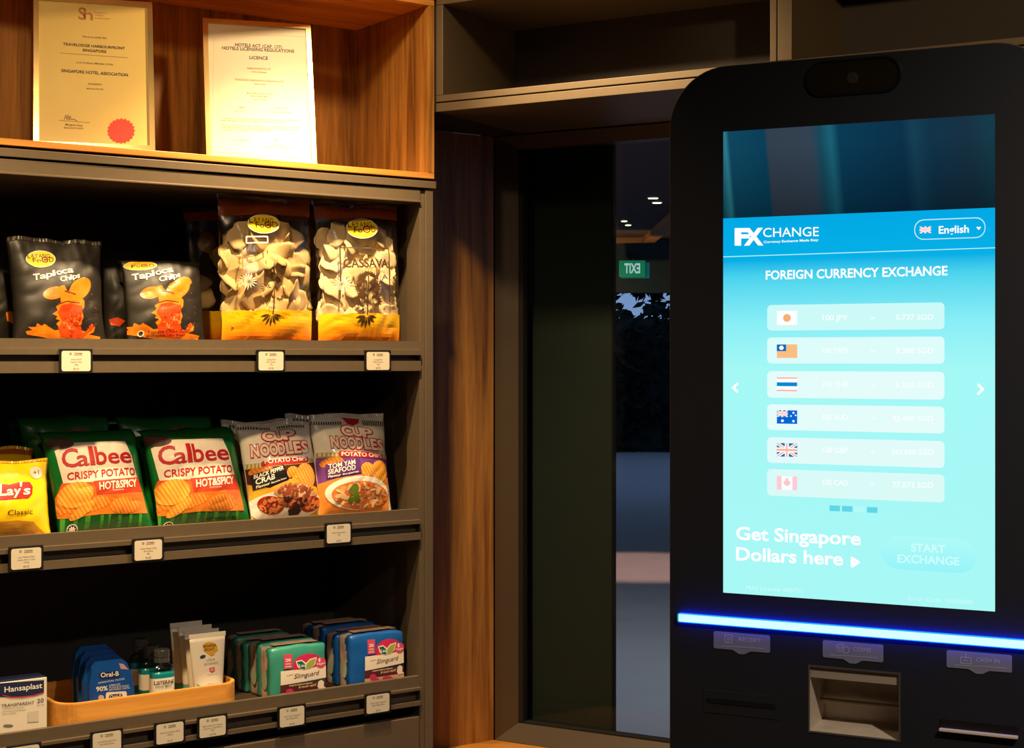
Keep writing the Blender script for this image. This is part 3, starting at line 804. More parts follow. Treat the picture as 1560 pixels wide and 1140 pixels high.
def cracker_bag(label, xl, xr, yt, depth, meshes, seed, ytop, ybase, n=48, art=True, T_=.075, size=(.024, .032)):
    r, A, fr, (W_, H_) = make_bag(CD, xl, xr, yt, 0, depth, T_, label, FILM, 'clear cracker bags', lean=3.5, name='cracker_bag', cat='cracker bag', pinch=.05, wr=.004, low=.85)
    rnd = random.Random(seed)
    # printed top and foot of the bag
    top = A.poly('orange_top', [(xl - 5, yt + 2), (xr + 5, yt + 8), (xr + 5, ytop + 14), ((xl + xr) / 2, ytop), (xl - 5, ytop + 6)], ORANGE_TOP, 0)
    pts = [(xl - 10, 900), (xl - 10, ybase + 8)] + [(xl + (xr - xl) * k / 14, ybase + 5 * math.sin(k * 1.9 + seed) + rnd.uniform(-3, 3)) for k in range(15)] + [(xr + 10, ybase), (xr + 10, 900)]
    A.poly('printed_base', pts, BASEPRINT, 1)
    zb = A.pt((xl + xr) / 2, ybase)[1]; zt = A.pt((xl + xr) / 2, ytop + 40)[1]
    cols = 4
    k = 0
    rows = n // cols
    for row in range(rows):
        for c_ in range(cols):
            z = zb - .03 + (zt - zb + .01) * (row + rnd.uniform(.1, .9)) / rows
            x = W_ * (.205 * (c_ - (cols - 1) / 2) + rnd.uniform(-.04, .04)) * (1 if row < rows - 1 else .8)
            y = rnd.uniform(-.16, .10) * T_
            sc = rnd.uniform(*size); x = max(-W_ * .47 + sc, min(W_ * .47 - sc, x)); z = max(z, zb - .005)
            o = link('cracker', meshes[k % len(meshes)], None, r, (x, y, z), (PI / 2 + rnd.uniform(-.35, .2), rnd.uniform(0, 6), rnd.uniform(-.35, .35)))
            o.scale = (sc, sc, sc * .8); k += 1
            MX = Matrix.LocRotScale(o.location, o.rotation_euler, o.scale)      # keep it inside the film
            pen = max(fr(p.x, min(max(p.z, .01), H_ - .02)).y + .004 - p.y for p in (MX @ v.co for v in list(o.data.vertices)[::3]))
            if pen > 0: o.location.y += pen
    return r, A
for args in (('clear cracker bag in shadow behind the golden cracker bag, orange top raised', -60, 470, 135, .20, CRK_F, 31, 190, 690, 15), ('clear cassava bag in shadow behind the pale cassava bag', 470, 955, 152, .19, CRK_F, 32, 190, 690, 24)):
    cracker_bag(*args[:7], args[7], args[8], args[9], T_=.055)
r, A = cracker_bag('clear bag of golden curled crackers with a yellow sticker and orange base', 125, 640, 72, .047, CRK_F, 5, 160, 685, n=40, size=(.028, .042))
layang(A, 372, 215, 84, 50)
A.polys('plant_print', A.line([(411, 560), (413, 705)], 6) + palm(430, 505, 32, 7, PI * .9, PI * 2.1, 4) + palm(432, 540, 28, 6, 0, PI, 4) + palm(370, 570, 34, 7, PI * .8, PI * 1.9, 4) + palm(360, 630, 32, 7, 0, PI, 4) + palm(440, 615, 30, 7, -.3, PI * .8, 4) + palm(405, 705, 68, 7, PI * .08, PI * .92, 6), PLANT, 3)
A.polys('leaf_print', palm(285, 530, 55, 11, PI * .55, PI * 1.6, 3) + palm(285, 530, 45, 6, -PI * .35, PI * .4, 3), ink((240, 226, 190)), 3)
A.polys('panel_outline', A.line([(255, 340), (258, 560)], 6), ink((150, 110, 50)), 3)
A.texts('lettering', [('C', 276, 430, 306, 430, 38)], ink((130, 94, 40)), 3, .01)
A.polys('window_sticker', A.line([(275, 285), (386, 287), (384, 320), (275, 320), (275, 285)], 6), WHITE, 4)
A.poly('halal_mark', A.ell(548, 630, 14, 22), ink((214, 190, 140)), 3)
r, A = cracker_bag('clear bag of pale cassava crackers with a dark square outline and plant print', 648, 1118, 106, .046, CRK_W, 6, 178, 705, n=60)
layang(A, 907, 240, 78, 52)
A.polys('panel_outline', A.line([(783, 625), (784, 346), (1047, 352), (1044, 640)], 7), PLANT, 3)
A.texts('lettering', [('CASSAVA', 799, 455, 1034, 457, 46)], PLANT, 4, .05)
A.texts('small_print', [('Ubi Kayu', 922, 484, 1014, 485, 20)], ink((176, 124, 44)), 3, .01)
A.polys('plant_print', A.line([(921, 500), (922, 710)], 6) + [l for (x, y, a) in ((905, 515, 1), (938, 515, 0), (888, 565, 1), (955, 560, 0), (878, 635, 1), (966, 640, 0), (922, 505, 2), (948, 600, 0), (897, 603, 1), (930, 560, 0), (912, 590, 1)) for l in palm(x, y, 38, 7, PI * (.45 if a == 1 else -.5 if a == 0 else -.9), PI * (1.35 if a == 1 else .5 if a == 0 else -.1), 7)] + palm(918, 712, 68, 7, PI * .08, PI * .92, 7), PLANT, 3)
A.polys('leaf_print', palm(795, 545, 55, 11, PI * .5, PI * 1.55, 3) + palm(795, 545, 52, 7, -PI * .4, PI * .45, 3), ink((250, 240, 214)), 3)
A.polys('side_mark', A.line([(1060, 640), (1085, 632), (1078, 680), (1062, 672)], 4), PLANT, 3)

# ---------- potato chip bags on the middle shelf
GREEN = mat('green_chip_bag', (18, 104, 40), .3, noise_amt=.2, noise_scale=18, bump=.1, coat=.4)
GREEN_SEAL = mat('dark_green_seal', (18, 52, 28), .34, noise_amt=.2, coat=.4)
PANEL = mat('cream_print_panel', (238, 224, 206), .35, noise_amt=.04, coat=.3)
RED = ink((186, 22, 34)); BAND = ink((206, 60, 30))
ORG = zramp('orange_print_band', [(0, (240, 140, 40)), (1, (222, 84, 40))], .35, coat=.3)
def spicy_art(A, word=None):
    A.poly('printed_panel', [(358, 350), (455, 300), (795, 288), (830, 380), (848, 470), (862, 520), (575, 560), (408, 556)], PANEL, 0)
    A.poly('orange_print', [(575, 548), (862, 515), (900, 610), (940, 735), (800, 742), (640, 745), (440, 770), (352, 770), (372, 640), (400, 552)], ORG, 1)
    A.poly('flavour_band', [(575, 543), (862, 518), (896, 604), (600, 628)], BAND, 2)
    st = [[(x, 740), (x + w, 740), (x + w * .9 + 8, 900), (x + 6, 900)] for x, w in ((345, 16), (400, 26), (475, 22), (540, 30), (630, 20), (680, 14), (740, 24), (815, 18), (880, 20))]
    A.polys('leaf_stripes', st, ink((74, 150, 52)), 0)
    A.poly('chip_print', A.ell(395, 705, 62, 45, -.5), CHIP, 2)
    A.poly('chip_print', A.ell(560, 690, 130, 42, -.25), CHIP, 2)
    A.poly('chip_print', A.ell(780, 690, 95, 52, -.1), CHIP, 2)
    A.poly('chip_print', A.ell(520, 722, 88, 30, -.72), CHIPY, 3)
    A.poly('chip_print', A.ell(478, 626, 100, 78, -.35), CHIPY, 4)
    it = []
    for ch, x, w, h in (('C', 402, 92, 112), ('a', 486, 66, 92), ('l', 562, 22, 116), ('b', 596, 64, 112), ('e', 672, 66, 92), ('e', 748, 76, 92)):
        b = 455 - (x - 402) * .075
        it.append((ch, x, b, x + w, b - w * .075, h * (1 if ch in 'Clb' else 1.05)))
    A.texts('brand_lettering', it, RED, 3, .03)
    A.texts('lettering', [('CRISPY POTATO', 430, 533, 842, 501, 44)], RED, 3, .035)
    A.texts('flavour_lettering', [('HOT&SPICY', 612, 597, 850, 572, 44)], WHITE, 4, .05)
    A.texts('small_print', [('FLAVOUR', 692, 604, 762, 598, 8)], WHITE, 4)
    A.poly('halal_mark', A.ell(473, 836, 33, 33), WHITE, 3)
    A.poly('halal_mark_ring', A.ell(473, 836, 27, 27), LETTER, 4)
    A.poly('halal_mark_star', [(473 + (24 if k % 2 else 13) * math.cos(k * PI / 8), 836 + (24 if k % 2 else 13) * math.sin(k * PI / 8)) for k in range(16)], WHITE, 5)
    A.poly('round_badge', A.ell(390, 302, 82, 38), ink((82, 40, 22)), 1)
r, A, fr, dm = make_bag(CE, 325, 928, 175, 1, .085, .075, 'green potato chip bag with red lettering, left of the two green ones in front', GREEN, 'green potato chip bags', lean=10, pinch=.05, shear=-.13, fold=.03, fold_at=.84, seal_mat=GREEN_SEAL, xshift=.012)
spicy_art(A)
r, A, fr, dm = make_bag(CE, 945, 1535, 165, 1, .085, .075, 'green potato chip bag with red lettering, right of the two green ones in front', GREEN, 'green potato chip bags', lean=10, pinch=.05, shear=-.12, fold=.03, fold_at=.84, seal_mat=GREEN_SEAL, xshift=.012)
A.tx = lambda x, y: (x + 603, y - 17)
spicy_art(A); A.tx = None
A.texts('weight_print', [('NET WEIGHT: 80g', 1300, 781, 1495, 772, 17)], ink((10, 48, 22)), 4, .02)
for i, (xl, xr, yt, dp, lab) in enumerate(((190, 760, 108, .18, 'green potato chip bag in the dark behind the left green bag'), (800, 1400, 106, .18, 'green potato chip bag in the dark behind the right green bag'), (120, 700, 100, .26, 'hindmost green potato chip bag on the left, only its top showing'), (690, 1300, 92, .26, 'hindmost green potato chip bag on the right, only its top showing'))):
    r, A, fr, dm = make_bag(CE, xl, xr, yt, 1, dp, .055, lab, GREEN, 'green potato chip bags', lean=7, pinch=.05, shear=-.08, fold=.02, fold_at=.88, seal_mat=GREEN_SEAL)
    A.poly('round_badge', A.ell((xl + xr) / 2 + 20, yt + 125, 60, 28), ink((120, 66, 20)), 1)

YELLOW = mat('yellow_chip_bag', (248, 206, 14), .3, noise_amt=.08, noise_scale=20, coat=.4)
YEL_SEAL = mat('yellow_seal', (226, 176, 20), .35, coat=.3)
r, A, fr, dm = make_bag(CE, -270, 322, 418, 1, .062, .065, 'yellow potato chip bag with a red banner at the left edge', YELLOW, 'yellow potato chip bags', lean=9, pinch=.05, seal_mat=YEL_SEAL)
A.poly('red_banner', [(-190, 600), (-120, 570), (-20, 556), (60, 565), (120, 548), (192, 545), (210, 575), (205, 620), (180, 648), (90, 655), (0, 662), (-120, 672), (-180, 650)], RED, 1)
it = []
for ch, x, w, h in (('L', -8, 46, 74), ('a', 40, 38, 54), ('y', 82, 46, 54), ("'", 130, 12, 74), ('s', 146, 44, 54)):
    it.append((ch, x, 634 - x * .06, x + w, 634 - (x + w) * .06, h))
A.texts('brand_lettering', it, WHITE, 3, .045, .15)
A.texts('lettering', [('Classic', 44, 756, 206, 744, 32)], LETTER, 3, .004)
A.poly('price_badge', A.ell(240, 486, 41, 38), ink((250, 214, 200)), 2)
A.texts('price_badge_lettering', [('+1', 222, 500, 258, 498, 28)], ink((130, 66, 40)), 3, .02)
A.poly('golden_print', [(-200, 805), (0, 795), (110, 785), (215, 792), (300, 862), (290, 920), (-200, 920)], mat('printed_fried_gold', (196, 138, 44), .4, noise_amt=.25, noise_scale=40), 1)
r, A, fr, dm = make_bag(CE, -330, 230, 340, 1, .15, .05, 'yellow potato chip bag in shadow behind the front yellow one', YELLOW, 'yellow potato chip bags', lean=7, pinch=.05, seal_mat=YEL_SEAL)
A.poly('orange_top_band', [(-330, 345), (230, 345), (230, 378), (-330, 378)], ink((190, 90, 30)), 1)

WBAG = mat('cream_white_chip_bag', (226, 216, 200), .32, noise_amt=.06, noise_scale=20, coat=.4)
W_SEAL = mat('cream_seal', (198, 186, 166), .36, coat=.3)
GOLDP = ink((168, 146, 74), .35)
def noodle_text(A, rows):
    """lettering with a red border round cream letters"""
    for nm, layer, m, bold in (('brand_lettering_border', 3, RED, .21), ('brand_lettering', 4, ink((236, 214, 196)), .08)):
        A.texts(nm, rows, m, layer, bold)
def dash_row(A, x0, y0, x1, y1, n, h, frac=.55):
    out = []
    for k in range(n):
        a_ = k / n; b_ = (k + frac) / n
        xa, xb = x0 + (x1 - x0) * a_, x0 + (x1 - x0) * b_; ya, yb = y0 + (y1 - y0) * a_, y0 + (y1 - y0) * b_
        out.append([(xa, ya), (xb, yb), (xb, yb + h), (xa, ya + h)])
    return out
CRAB = mat('printed_crab', (176, 82, 48), .4, noise_amt=.7, noise_scale=60)
SHELLC = mat('printed_crab_shell', (214, 158, 110), .4, noise_amt=.4, noise_scale=70)
CLAW = mat('printed_crab_claw', (176, 52, 22), .4, noise_amt=.6, noise_scale=50)
r, A, fr, dm = make_bag(CF, 196, 658, 178, 1, .08, .07, 'white and maroon noodle flavour chip bag with a crab dish and black label', WBAG, 'noodle flavour chip bags', lean=8, pinch=.04, shear=-.10, seal_mat=W_SEAL, xshift=.006)
A.polys('top_stripes', dash_row(A, 120, 196, 360, 200, 16, 18) + dash_row(A, 400, 200, 580, 190, 12, 16), ink((52, 40, 34)), 1)
A.poly('maroon_print', [(165, 448), (625, 412), (650, 600), (720, 860), (200, 860)], ink((78, 26, 20)), 0)
A.poly('gold_strip', [(160, 440), (620, 398), (626, 424), (166, 472)], GOLDP, 1)
for q_ in (dash_row(A, 170, 443, 290, 430, 7, 26), dash_row(A, 575, 404, 622, 399, 3, 24)): A.polys('gold_strip_dashes', q_, ink((214, 200, 140)), 2)
A.poly('red_pill', [(p[0], p[1] - (p[0] - 428) * .11) for p in rrect(282, 402, 574, 438, 17)], RED, 3)
A.texts('lettering', [('POTATO CHIPS', 302, 434, 562, 411, 24)], WHITE, 4, .04)
noodle_text(A, [('C', 302, 292, 366, 288, 58), ('U', 372, 288, 424, 284, 54), ('P', 430, 283, 496, 278, 54)] + [(ch, 236 + k * 50, 388 - k * 4, 236 + k * 50 + (38 if ch != 'O' else 44), 388 - k * 4 - 3, 68) for k, ch in enumerate('NOODLES')])
A.poly('chip_print', A.ell(285, 480, 62, 36, -.2), CHIP, 1)
A.poly('chip_print', A.ell(472, 490, 45, 40, .2), CHIPY, 1)
A.poly('chip_print', A.ell(558, 505, 62, 78, -.35), CHIPY, 2)
A.poly('yellow_print', [(198, 555), (330, 585), (470, 520), (640, 580), (690, 770), (700, 860), (225, 860)], ink((236, 176, 40)), 1)
A.poly('dish_print', A.ell(445, 690, 228, 98, -.1), WHITE, 3)
A.poly('crab_print', A.ell(350, 690, 78, 55, .3), CLAW, 4); A.poly('crab_print', A.ell(600, 682, 66, 46, -.35), CLAW, 4)
A.poly('crab_print', A.ell(490, 650, 110, 62, .05), CRAB, 4)
A.poly('crab_print', [(360, 585), (420, 555), (520, 550), (610, 600), (640, 625), (560, 640), (470, 650), (390, 640), (355, 615)], SHELLC, 5)
speckle(A, 'crab_print', 350, 690, 66, 44, 26, (6, 20), ((206, 84, 34), (120, 30, 14), (226, 128, 70)), 5, 3)
speckle(A, 'crab_print', 600, 680, 54, 36, 22, (6, 18), ((206, 84, 34), (120, 30, 14), (226, 128, 70)), 5, 4)
speckle(A, 'crab_print', 490, 605, 110, 40, 30, (6, 20), ((232, 190, 148), (184, 96, 58), (150, 70, 40)), 6, 5)
speckle(A, 'crab_print', 480, 670, 90, 30, 24, (6, 20), ((120, 40, 24), (196, 110, 66), (70, 24, 14)), 6, 6)
A.poly('sauce_print', [(455, 720), (480, 690), (520, 695), (545, 720), (530, 745), (470, 750)], ink((46, 20, 14)), 6)
A.poly('flavour_label', [(232, 504), (406, 442), (440, 530), (250, 598)], ink((22, 16, 14)), 4)
A.texts('flavour_lettering', [('BLACK PEPPER', 250, 526, 405, 471, 23), ('CRAB', 260, 562, 356, 528, 33), ('Flavour', 264, 586, 330, 562, 16), ('Berperisa Ketam', 338, 558, 424, 526, 10)], WHITE, 5, .04)
r, A, fr, dm = make_bag(CF, 628, 1092, 130, 1, .072, .07, 'white and purple noodle flavour chip bag with a bowl of seafood soup', WBAG, 'noodle flavour chip bags', lean=8, pinch=.04, shear=-.02, seal_mat=W_SEAL)
A.polys('top_stripes', dash_row(A, 622, 168, 800, 172, 13, 20) + dash_row(A, 930, 160, 1070, 166, 11, 32), ink((52, 40, 34)), 1)
A.poly('round_badge', [(805, 150), (915, 152), (905, 178), (870, 196), (830, 186)], RED, 1)
A.poly('purple_print', [(650, 392), (1085, 402), (1095, 600), (1110, 860), (640, 860)], ink((118, 56, 138)), 0)
A.poly('gold_strip', [(650, 362), (1082, 374), (1082, 404), (650, 388)], GOLDP, 1)
for q_ in (dash_row(A, 660, 364, 762, 367, 5, 22), dash_row(A, 1042, 376, 1080, 378, 3, 24)): A.polys('gold_strip_dashes', q_, ink((214, 200, 140)), 2)
A.poly('red_pill', [(p[0], p[1] + (p[0] - 900) * .05) for p in rrect(758, 360, 1040, 396, 17)], RED, 3)
A.texts('lettering', [('POTATO CHIPS', 775, 385, 1030, 396, 24)], WHITE, 4, .04)
noodle_text(A, [('C', 792, 254, 850, 258, 56), ('U', 858, 260, 908, 264, 54), ('P', 914, 266, 974, 272, 54)] + [(ch, 724 + k * 48, 330 + k * 3.2, 724 + k * 48 + (37 if ch != 'O' else 42), 330 + k * 3.2 + 2, 64) for k, ch in enumerate('NOODLES')])
A.poly('orange_print', [(655, 560), (760, 520), (900, 500), (1085, 520), (1110, 860), (640, 860)], mat('printed_soup_orange', (232, 140, 54), .4, noise_amt=.2, noise_scale=30), 1)
A.poly('chip_print', A.ell(725, 425, 62, 32, -.2), CHIP, 1)
A.poly('chip_print', A.ell(925, 470, 42, 44, .3), CHIPY, 2); A.poly('chip_print', A.ell(1012, 482, 62, 68, -.1), CHIPY, 3)
A.poly('bowl_print', A.ell(890, 614, 196, 104, .0), WHITE, 4)
A.poly('soup_print', A.ell(905, 628, 178, 86, .05), mat('printed_soup', (222, 130, 62), .4, noise_amt=.35, noise_scale=60), 5)
A.polys('prawn_print', [A.ell(780, 650, 40, 28, .4), A.ell(960, 600, 60, 30, -.5), A.ell(1000, 655, 50, 34, .2), A.ell(900, 670, 46, 24, 0)], mat('printed_prawn', (236, 156, 96), .4, noise_amt=.3, noise_scale=80), 6)
speckle(A, 'soup_print', 905, 630, 160, 72, 40, (6, 22), ((240, 170, 110), (204, 104, 44), (246, 196, 140)), 6, 8)
A.polys('herb_print', [A.ell(850, 592, 26, 34, .4), A.ell(868, 640, 20, 30, -.3), A.ell(838, 655, 18, 20)], mat('printed_herb', (98, 122, 32), .4, noise_amt=.5, noise_scale=70), 9)
A.poly('flavour_label', [(690, 438), (880, 400), (888, 490), (702, 524)], ink((92, 42, 120)), 5)
A.texts('flavour_lettering', [('TOM YAM', 708, 465, 852, 437, 28), ('SEAFOOD', 708, 498, 852, 470, 28), ('Flavour', 710, 520, 772, 508, 14), ('Berperisa', 782, 504, 870, 487, 10)], WHITE, 6, .045)
for xl, xr, yt, dp, lab in ((80, 560, 165, .16, 'white noodle flavour chip bag in shadow behind the crab one'), (480, 960, 125, .16, 'white noodle flavour chip bag in shadow behind the seafood one')):
    r, A, fr, dm = make_bag(CF, xl, xr, yt, 1, dp, .05, lab, WBAG, 'noodle flavour chip bags', lean=6, pinch=.04, shear=-.05, seal_mat=W_SEAL)
    A.polys('top_stripes', dash_row(A, xl + 20, yt + 30, xr - 40, yt + 30, 22, 20), ink((52, 40, 34)), 1)
    A.poly('maroon_print', [(xl, 440), (xr + 30, 430), (xr + 60, 860), (xl, 860)], ink((78, 26, 20)), 0)

# ================================================================== BOTTOM SHELF
FL3 = TIERS[2]['floor']
# plaster box
d0 = .035
s0 = SH.at(-28, 0, d0)[0]; s1 = SH.at(71.5, 0, d0)[0]; zt = SH.at(30, 1037, d0)[2]
hw = (s1 - s0) / 2; hb = zt - FL3 - .001
r = thing('plaster_box', 'white and navy box of plasters at the bottom left', 'box', SH.world((s0 + s1) / 2, d0, FL3 + .001), (0, 0, SH.ang))
obj('carton', boxes((-hw, hw, 0, .05, 0, hb), bev=.001), mat('white_carton', (226, 216, 200), .5, noise_amt=.04), r)
obj('lid_flap', boxes((-hw + .0006, hw - .0006, .0015, .0485, hb + .0001, hb + .0008)), mat('navy_carton', (26, 34, 70), .45), r)
A = Art(r, 0, CG)
NAVY = ink((24, 34, 74)); GREY = ink((120, 112, 104))
A.poly('navy_panel', [(-120, 548), (10, 540), (298, 518), (298, 600), (240, 618), (150, 628), (60, 632), (-120, 632)], NAVY, 1)
A.polys('red_swoosh', A.line([(20, 622), (80, 636), (150, 636), (230, 622), (296, 604)], 7), ink((200, 40, 40)), 2)
A.texts('brand_lettering', [('Hansaplast', 30, 602, 285, 572, 36)], WHITE, 2, .02)
A.texts('lettering', [('TRANSPARENT', 8, 704, 232, 680, 20), ('20', 252, 674, 296, 668, 27)], ink((70, 64, 66)), 1, .006)
A.texts('small_print', [('Transparent plasters', 15, 716, 165, 704, 8), ('skin friendly and hypoallergenic', 15, 735, 175, 722, 8), ('water resistant', 15, 752, 110, 744, 8), ('strips', 252, 692, 302, 686, 8)], GREY, 1)
A.poly('picture_patch', [(188, 735), (262, 725), (262, 800), (188, 806)], ink((206, 196, 180)), 1)
A.polys('foot_mark', [A.ell(55, 828, 34, 9)], GREY, 1)

# bamboo tray
dt = .030
ta = SH.at(80, 0, dt + .04)[0]; tb = SH.at(359, 0, dt + .03)[0]; tdep = .235
tz = SH.at(230, 1058, dt)[2] - FL3
r = thing('bamboo_tray', 'orange bamboo tray with rounded corners holding toiletries', 'tray', SH.world((ta + tb) / 2, dt + tdep / 2, FL3 + .001), (0, 0, SH.ang))
tw = (tb - ta) / 2; td = tdep / 2
bm = bmesh.new()
outer = rrect(-tw, -td, tw, td, .045, 8); inner = rrect(-tw + .008, -td + .008, tw - .008, td - .008, .038, 8)
loft(bm, [[(x * .99, y * .99, 0) for x, y in outer], [(x, y, .003) for x, y in outer], [(x, y, tz - .0025) for x, y in outer], [(x * .997, y * .997, tz) for x, y in outer],
          [(x, y, tz) for x, y in inner], [(x, y, tz - .002) for x, y in inner], [(x, y, .008) for x, y in inner]], False, False)
obj('rim_wall', bm, BAMBOO, r)
bm = bmesh.new(); prism(bm, rrect(-tw + .004, -td + .004, tw - .004, td - .004, .04, 8), 'z', .001, .0075); obj('tray_floor', bm, BAMBOO, r)
TF = FL3 + .001 + .0085

# floss packs
FBLUE = mat('blue_floss_card', (22, 84, 168), .32, noise_amt=.08, noise_scale=30, coat=.5)
FDARK = mat('dark_blue_blister', (16, 52, 110), .15, noise_amt=.05, coat=.8)
def floss(px0, px1, py_top, d, label, art):
    s0 = SH.at(px0, 0, d)[0]; s1 = SH.at(px1, 0, d)[0]; w = (s1 - s0) / 2
    h = SH.at((px0 + px1) / 2, py_top, d)[2] - TF
    r = thing('floss_pack', label, 'floss pack', SH.world((s0 + s1) / 2, d, TF + .001), (math.radians(-6), 0, SH.ang), 'blue floss packs')
    card = [(-w, 0), (w, 0), (w, h * .45), (w * .9, h * .72), (w * .72, h * .92), (w * .5, h), (-w * .62, h), (-w * .85, h * .9), (-w, h * .6)]
    bm = bmesh.new(); prism(bm, card, 'y', 0, .012)
    bmesh.ops.bevel(bm, geom=[e for e in bm.edges if len(e.link_faces) == 2 and e.calc_face_angle(0) > .9], offset=.002, segments=2, affect='EDGES')
    obj('card', bm, FBLUE, r)
    bm = boxes((-w * .8, w * .75, -.0, .013, h * .06, h * .5), bev=.005); bmesh.ops.translate(bm, verts=bm.verts, vec=(0, .010, 0)); obj('case', bm, FDARK, r, True)
    if art:
        A = Art(r, 0, CG)
        A.poly('logo_badge', [(p[0], p[1] - (p[0] - 745) * .10) for p in rrect(672, 462, 816, 506, 20)], ink((14, 36, 84)), 1)
        A.texts('brand_lettering', [('Oral-B', 684, 501, 806, 488, 30)], WHITE, 2, .03)
        A.texts('claim_lettering', [('90%', 654, 596, 730, 588, 30)], WHITE, 1, .05)
        A.texts('small_print', [('REMOVES', 742, 562, 816, 553, 12), ('PLAQUE & FOOD', 742, 577, 875, 562, 12), ('BETWEEN TEETH', 742, 593, 880, 578, 12), ('ESSENTIAL FLOSS', 668, 545, 845, 515, 11)], ink((210, 220, 236)), 1, .02)
        A.poly('white_tab', [(p[0], p[1] - (p[0] - 790) * .06) for p in rrect(718, 598, 860, 760, 14)], WHITE, 1)
        A.poly('tab_badge', [(p[0], p[1] - (p[0] - 785) * .10) for p in rrect(738, 614, 830, 648, 15)], ink((30, 26, 30)), 2)
        A.texts('tab_lettering', [('Oral-B', 746, 644, 822, 635, 22)], WHITE, 3, .03)
        A.texts('tab_print', [('Mint', 768, 664, 800, 661, 8)], GREY, 2)
        A.poly('round_badge', A.ell(686, 640, 20, 20), ink((222, 190, 170)), 1)
        A.poly('corner_print', [(806, 404), (838, 410), (872, 448), (820, 444)], ink((196, 150, 160)), 1)
floss(138, 206, 1008, .075, 'frontmost blue floss pack with a white tab in the bamboo tray', True)
floss(129, 197, 1000, .105, 'second blue floss pack from the front, just behind the lettered one', False)
floss(121, 189, 992, .135, 'third blue floss pack from the front, in shadow', False)
floss(113, 181, 985, .165, 'hindmost blue floss pack in the tray', False)

# mouthwash bottles
TEAL = mat('teal_mouthwash', (24, 126, 136), .12, noise_amt=.05, coat=.6)
CAPM = mat('dark_clear_cap', (70, 70, 66), .18, noise_amt=.1, coat=.7)
def bottle(pxc, w_px, py_top, d, label, art):
    s = SH.at(pxc, 0, d)[0]; w = (SH.at(pxc + w_px / 2, 0, d)[0] - SH.at(pxc - w_px / 2, 0, d)[0]) / 2
    h = SH.at(pxc, py_top, d)[2] - TF
    r = thing('mouthwash_bottle', label, 'bottle', SH.world(s, d, TF + .001), (0, 0, SH.ang), 'small mouthwash bottles')
    dp = w * .62
    def ring(k, z, p=3.2): return [(x, y, z) for x, y in superellipse(w * k, dp * k, p, 28)]
    bm = bmesh.new(); loft(bm, [ring(.9, 0), ring(1, .004), ring(1, h * .50), ring(1, h * .60), ring(.97, h * .64)]); obj('liquid', bm, TEAL, r, True)
    bm = bmesh.new(); loft(bm, [ring(1.0, h * .641), ring(.97, h * .69), ring(.86, h * .735, 2.8), ring(.62, h * .765, 2.4), ring(.5, h * .79, 2)], False); obj('shoulder', bm, BOTTLE_CLEAR, r, True)
    bm = bmesh.new()
    n = 32
    def cring(k, z): return [(w * .62 * k * (1 + (.05 if i % 2 else 0)) * math.cos(2 * PI * i / n), w * .62 * k * (1 + (.05 if i % 2 else 0)) * math.sin(2 * PI * i / n), z) for i in range(n)]
    loft(bm, [cring(.92, h * .792), cring(1, h * .80), cring(1, h * .86), cring(.93, h * .865), cring(.93, h * .88), cring(1, h * .885), cring(1, h * .985), cring(.92, h)]); obj('cap', bm, CAPM, r)
    bm = bmesh.new(); loft(bm, [[(x, y, z) for x, y in superellipse(w * 1.012, dp * 1.02, 3.2, 28)] for z in (h * .17, h * .545)], False, False); lb = obj('label', bm, mat('white_bottle_label', (226, 222, 206), .4, noise_amt=.04), r, True)
    bm = bmesh.new(); loft(bm, [[(x, y, z) for x, y in superellipse(w * 1.018, dp * 1.03, 3.2, 28)] for z in (h * .175, h * .29)], False, False); obj('label_band', bm, mat('teal_label_band', (24, 112, 110), .4), lb, True)
    if art:
        A = Art(r, -dp * 1.02, CG, parent=lb)
        A.surf = lambda x, z, off: Vector((min(max(x, -w * .99), w * .99), -dp * (1.03) * max(0, 1 - abs(min(max(x / (w * 1.012), -.99), .99)) ** 3.2) ** (1 / 3.2) - off, z)); A.cell = .004
        A.texts('brand_lettering', [('LISTERINE', 1050, 554, 1182, 538, 24)], ink((20, 24, 26)), 2, .03)
        A.texts('lettering', [('COOL MINT', 1058, 574, 1166, 562, 14)], ink((70, 78, 78)), 2, .01)
        A.texts('small_print', [('ANTISEPTIC MOUTHWASH', 1052, 600, 1166, 592, 7)], ink((206, 214, 206)), 3)
bottle(246.5, 35, 990, .07, 'frontmost small mouthwash bottle with a full white label', True)
bottle(230, 34, 984, .118, 'middle small mouthwash bottle, half hidden behind the front one', True if False else False)
bottle(214, 33, 974, .166, 'hindmost small mouthwash bottle, dim in the shadow', False)

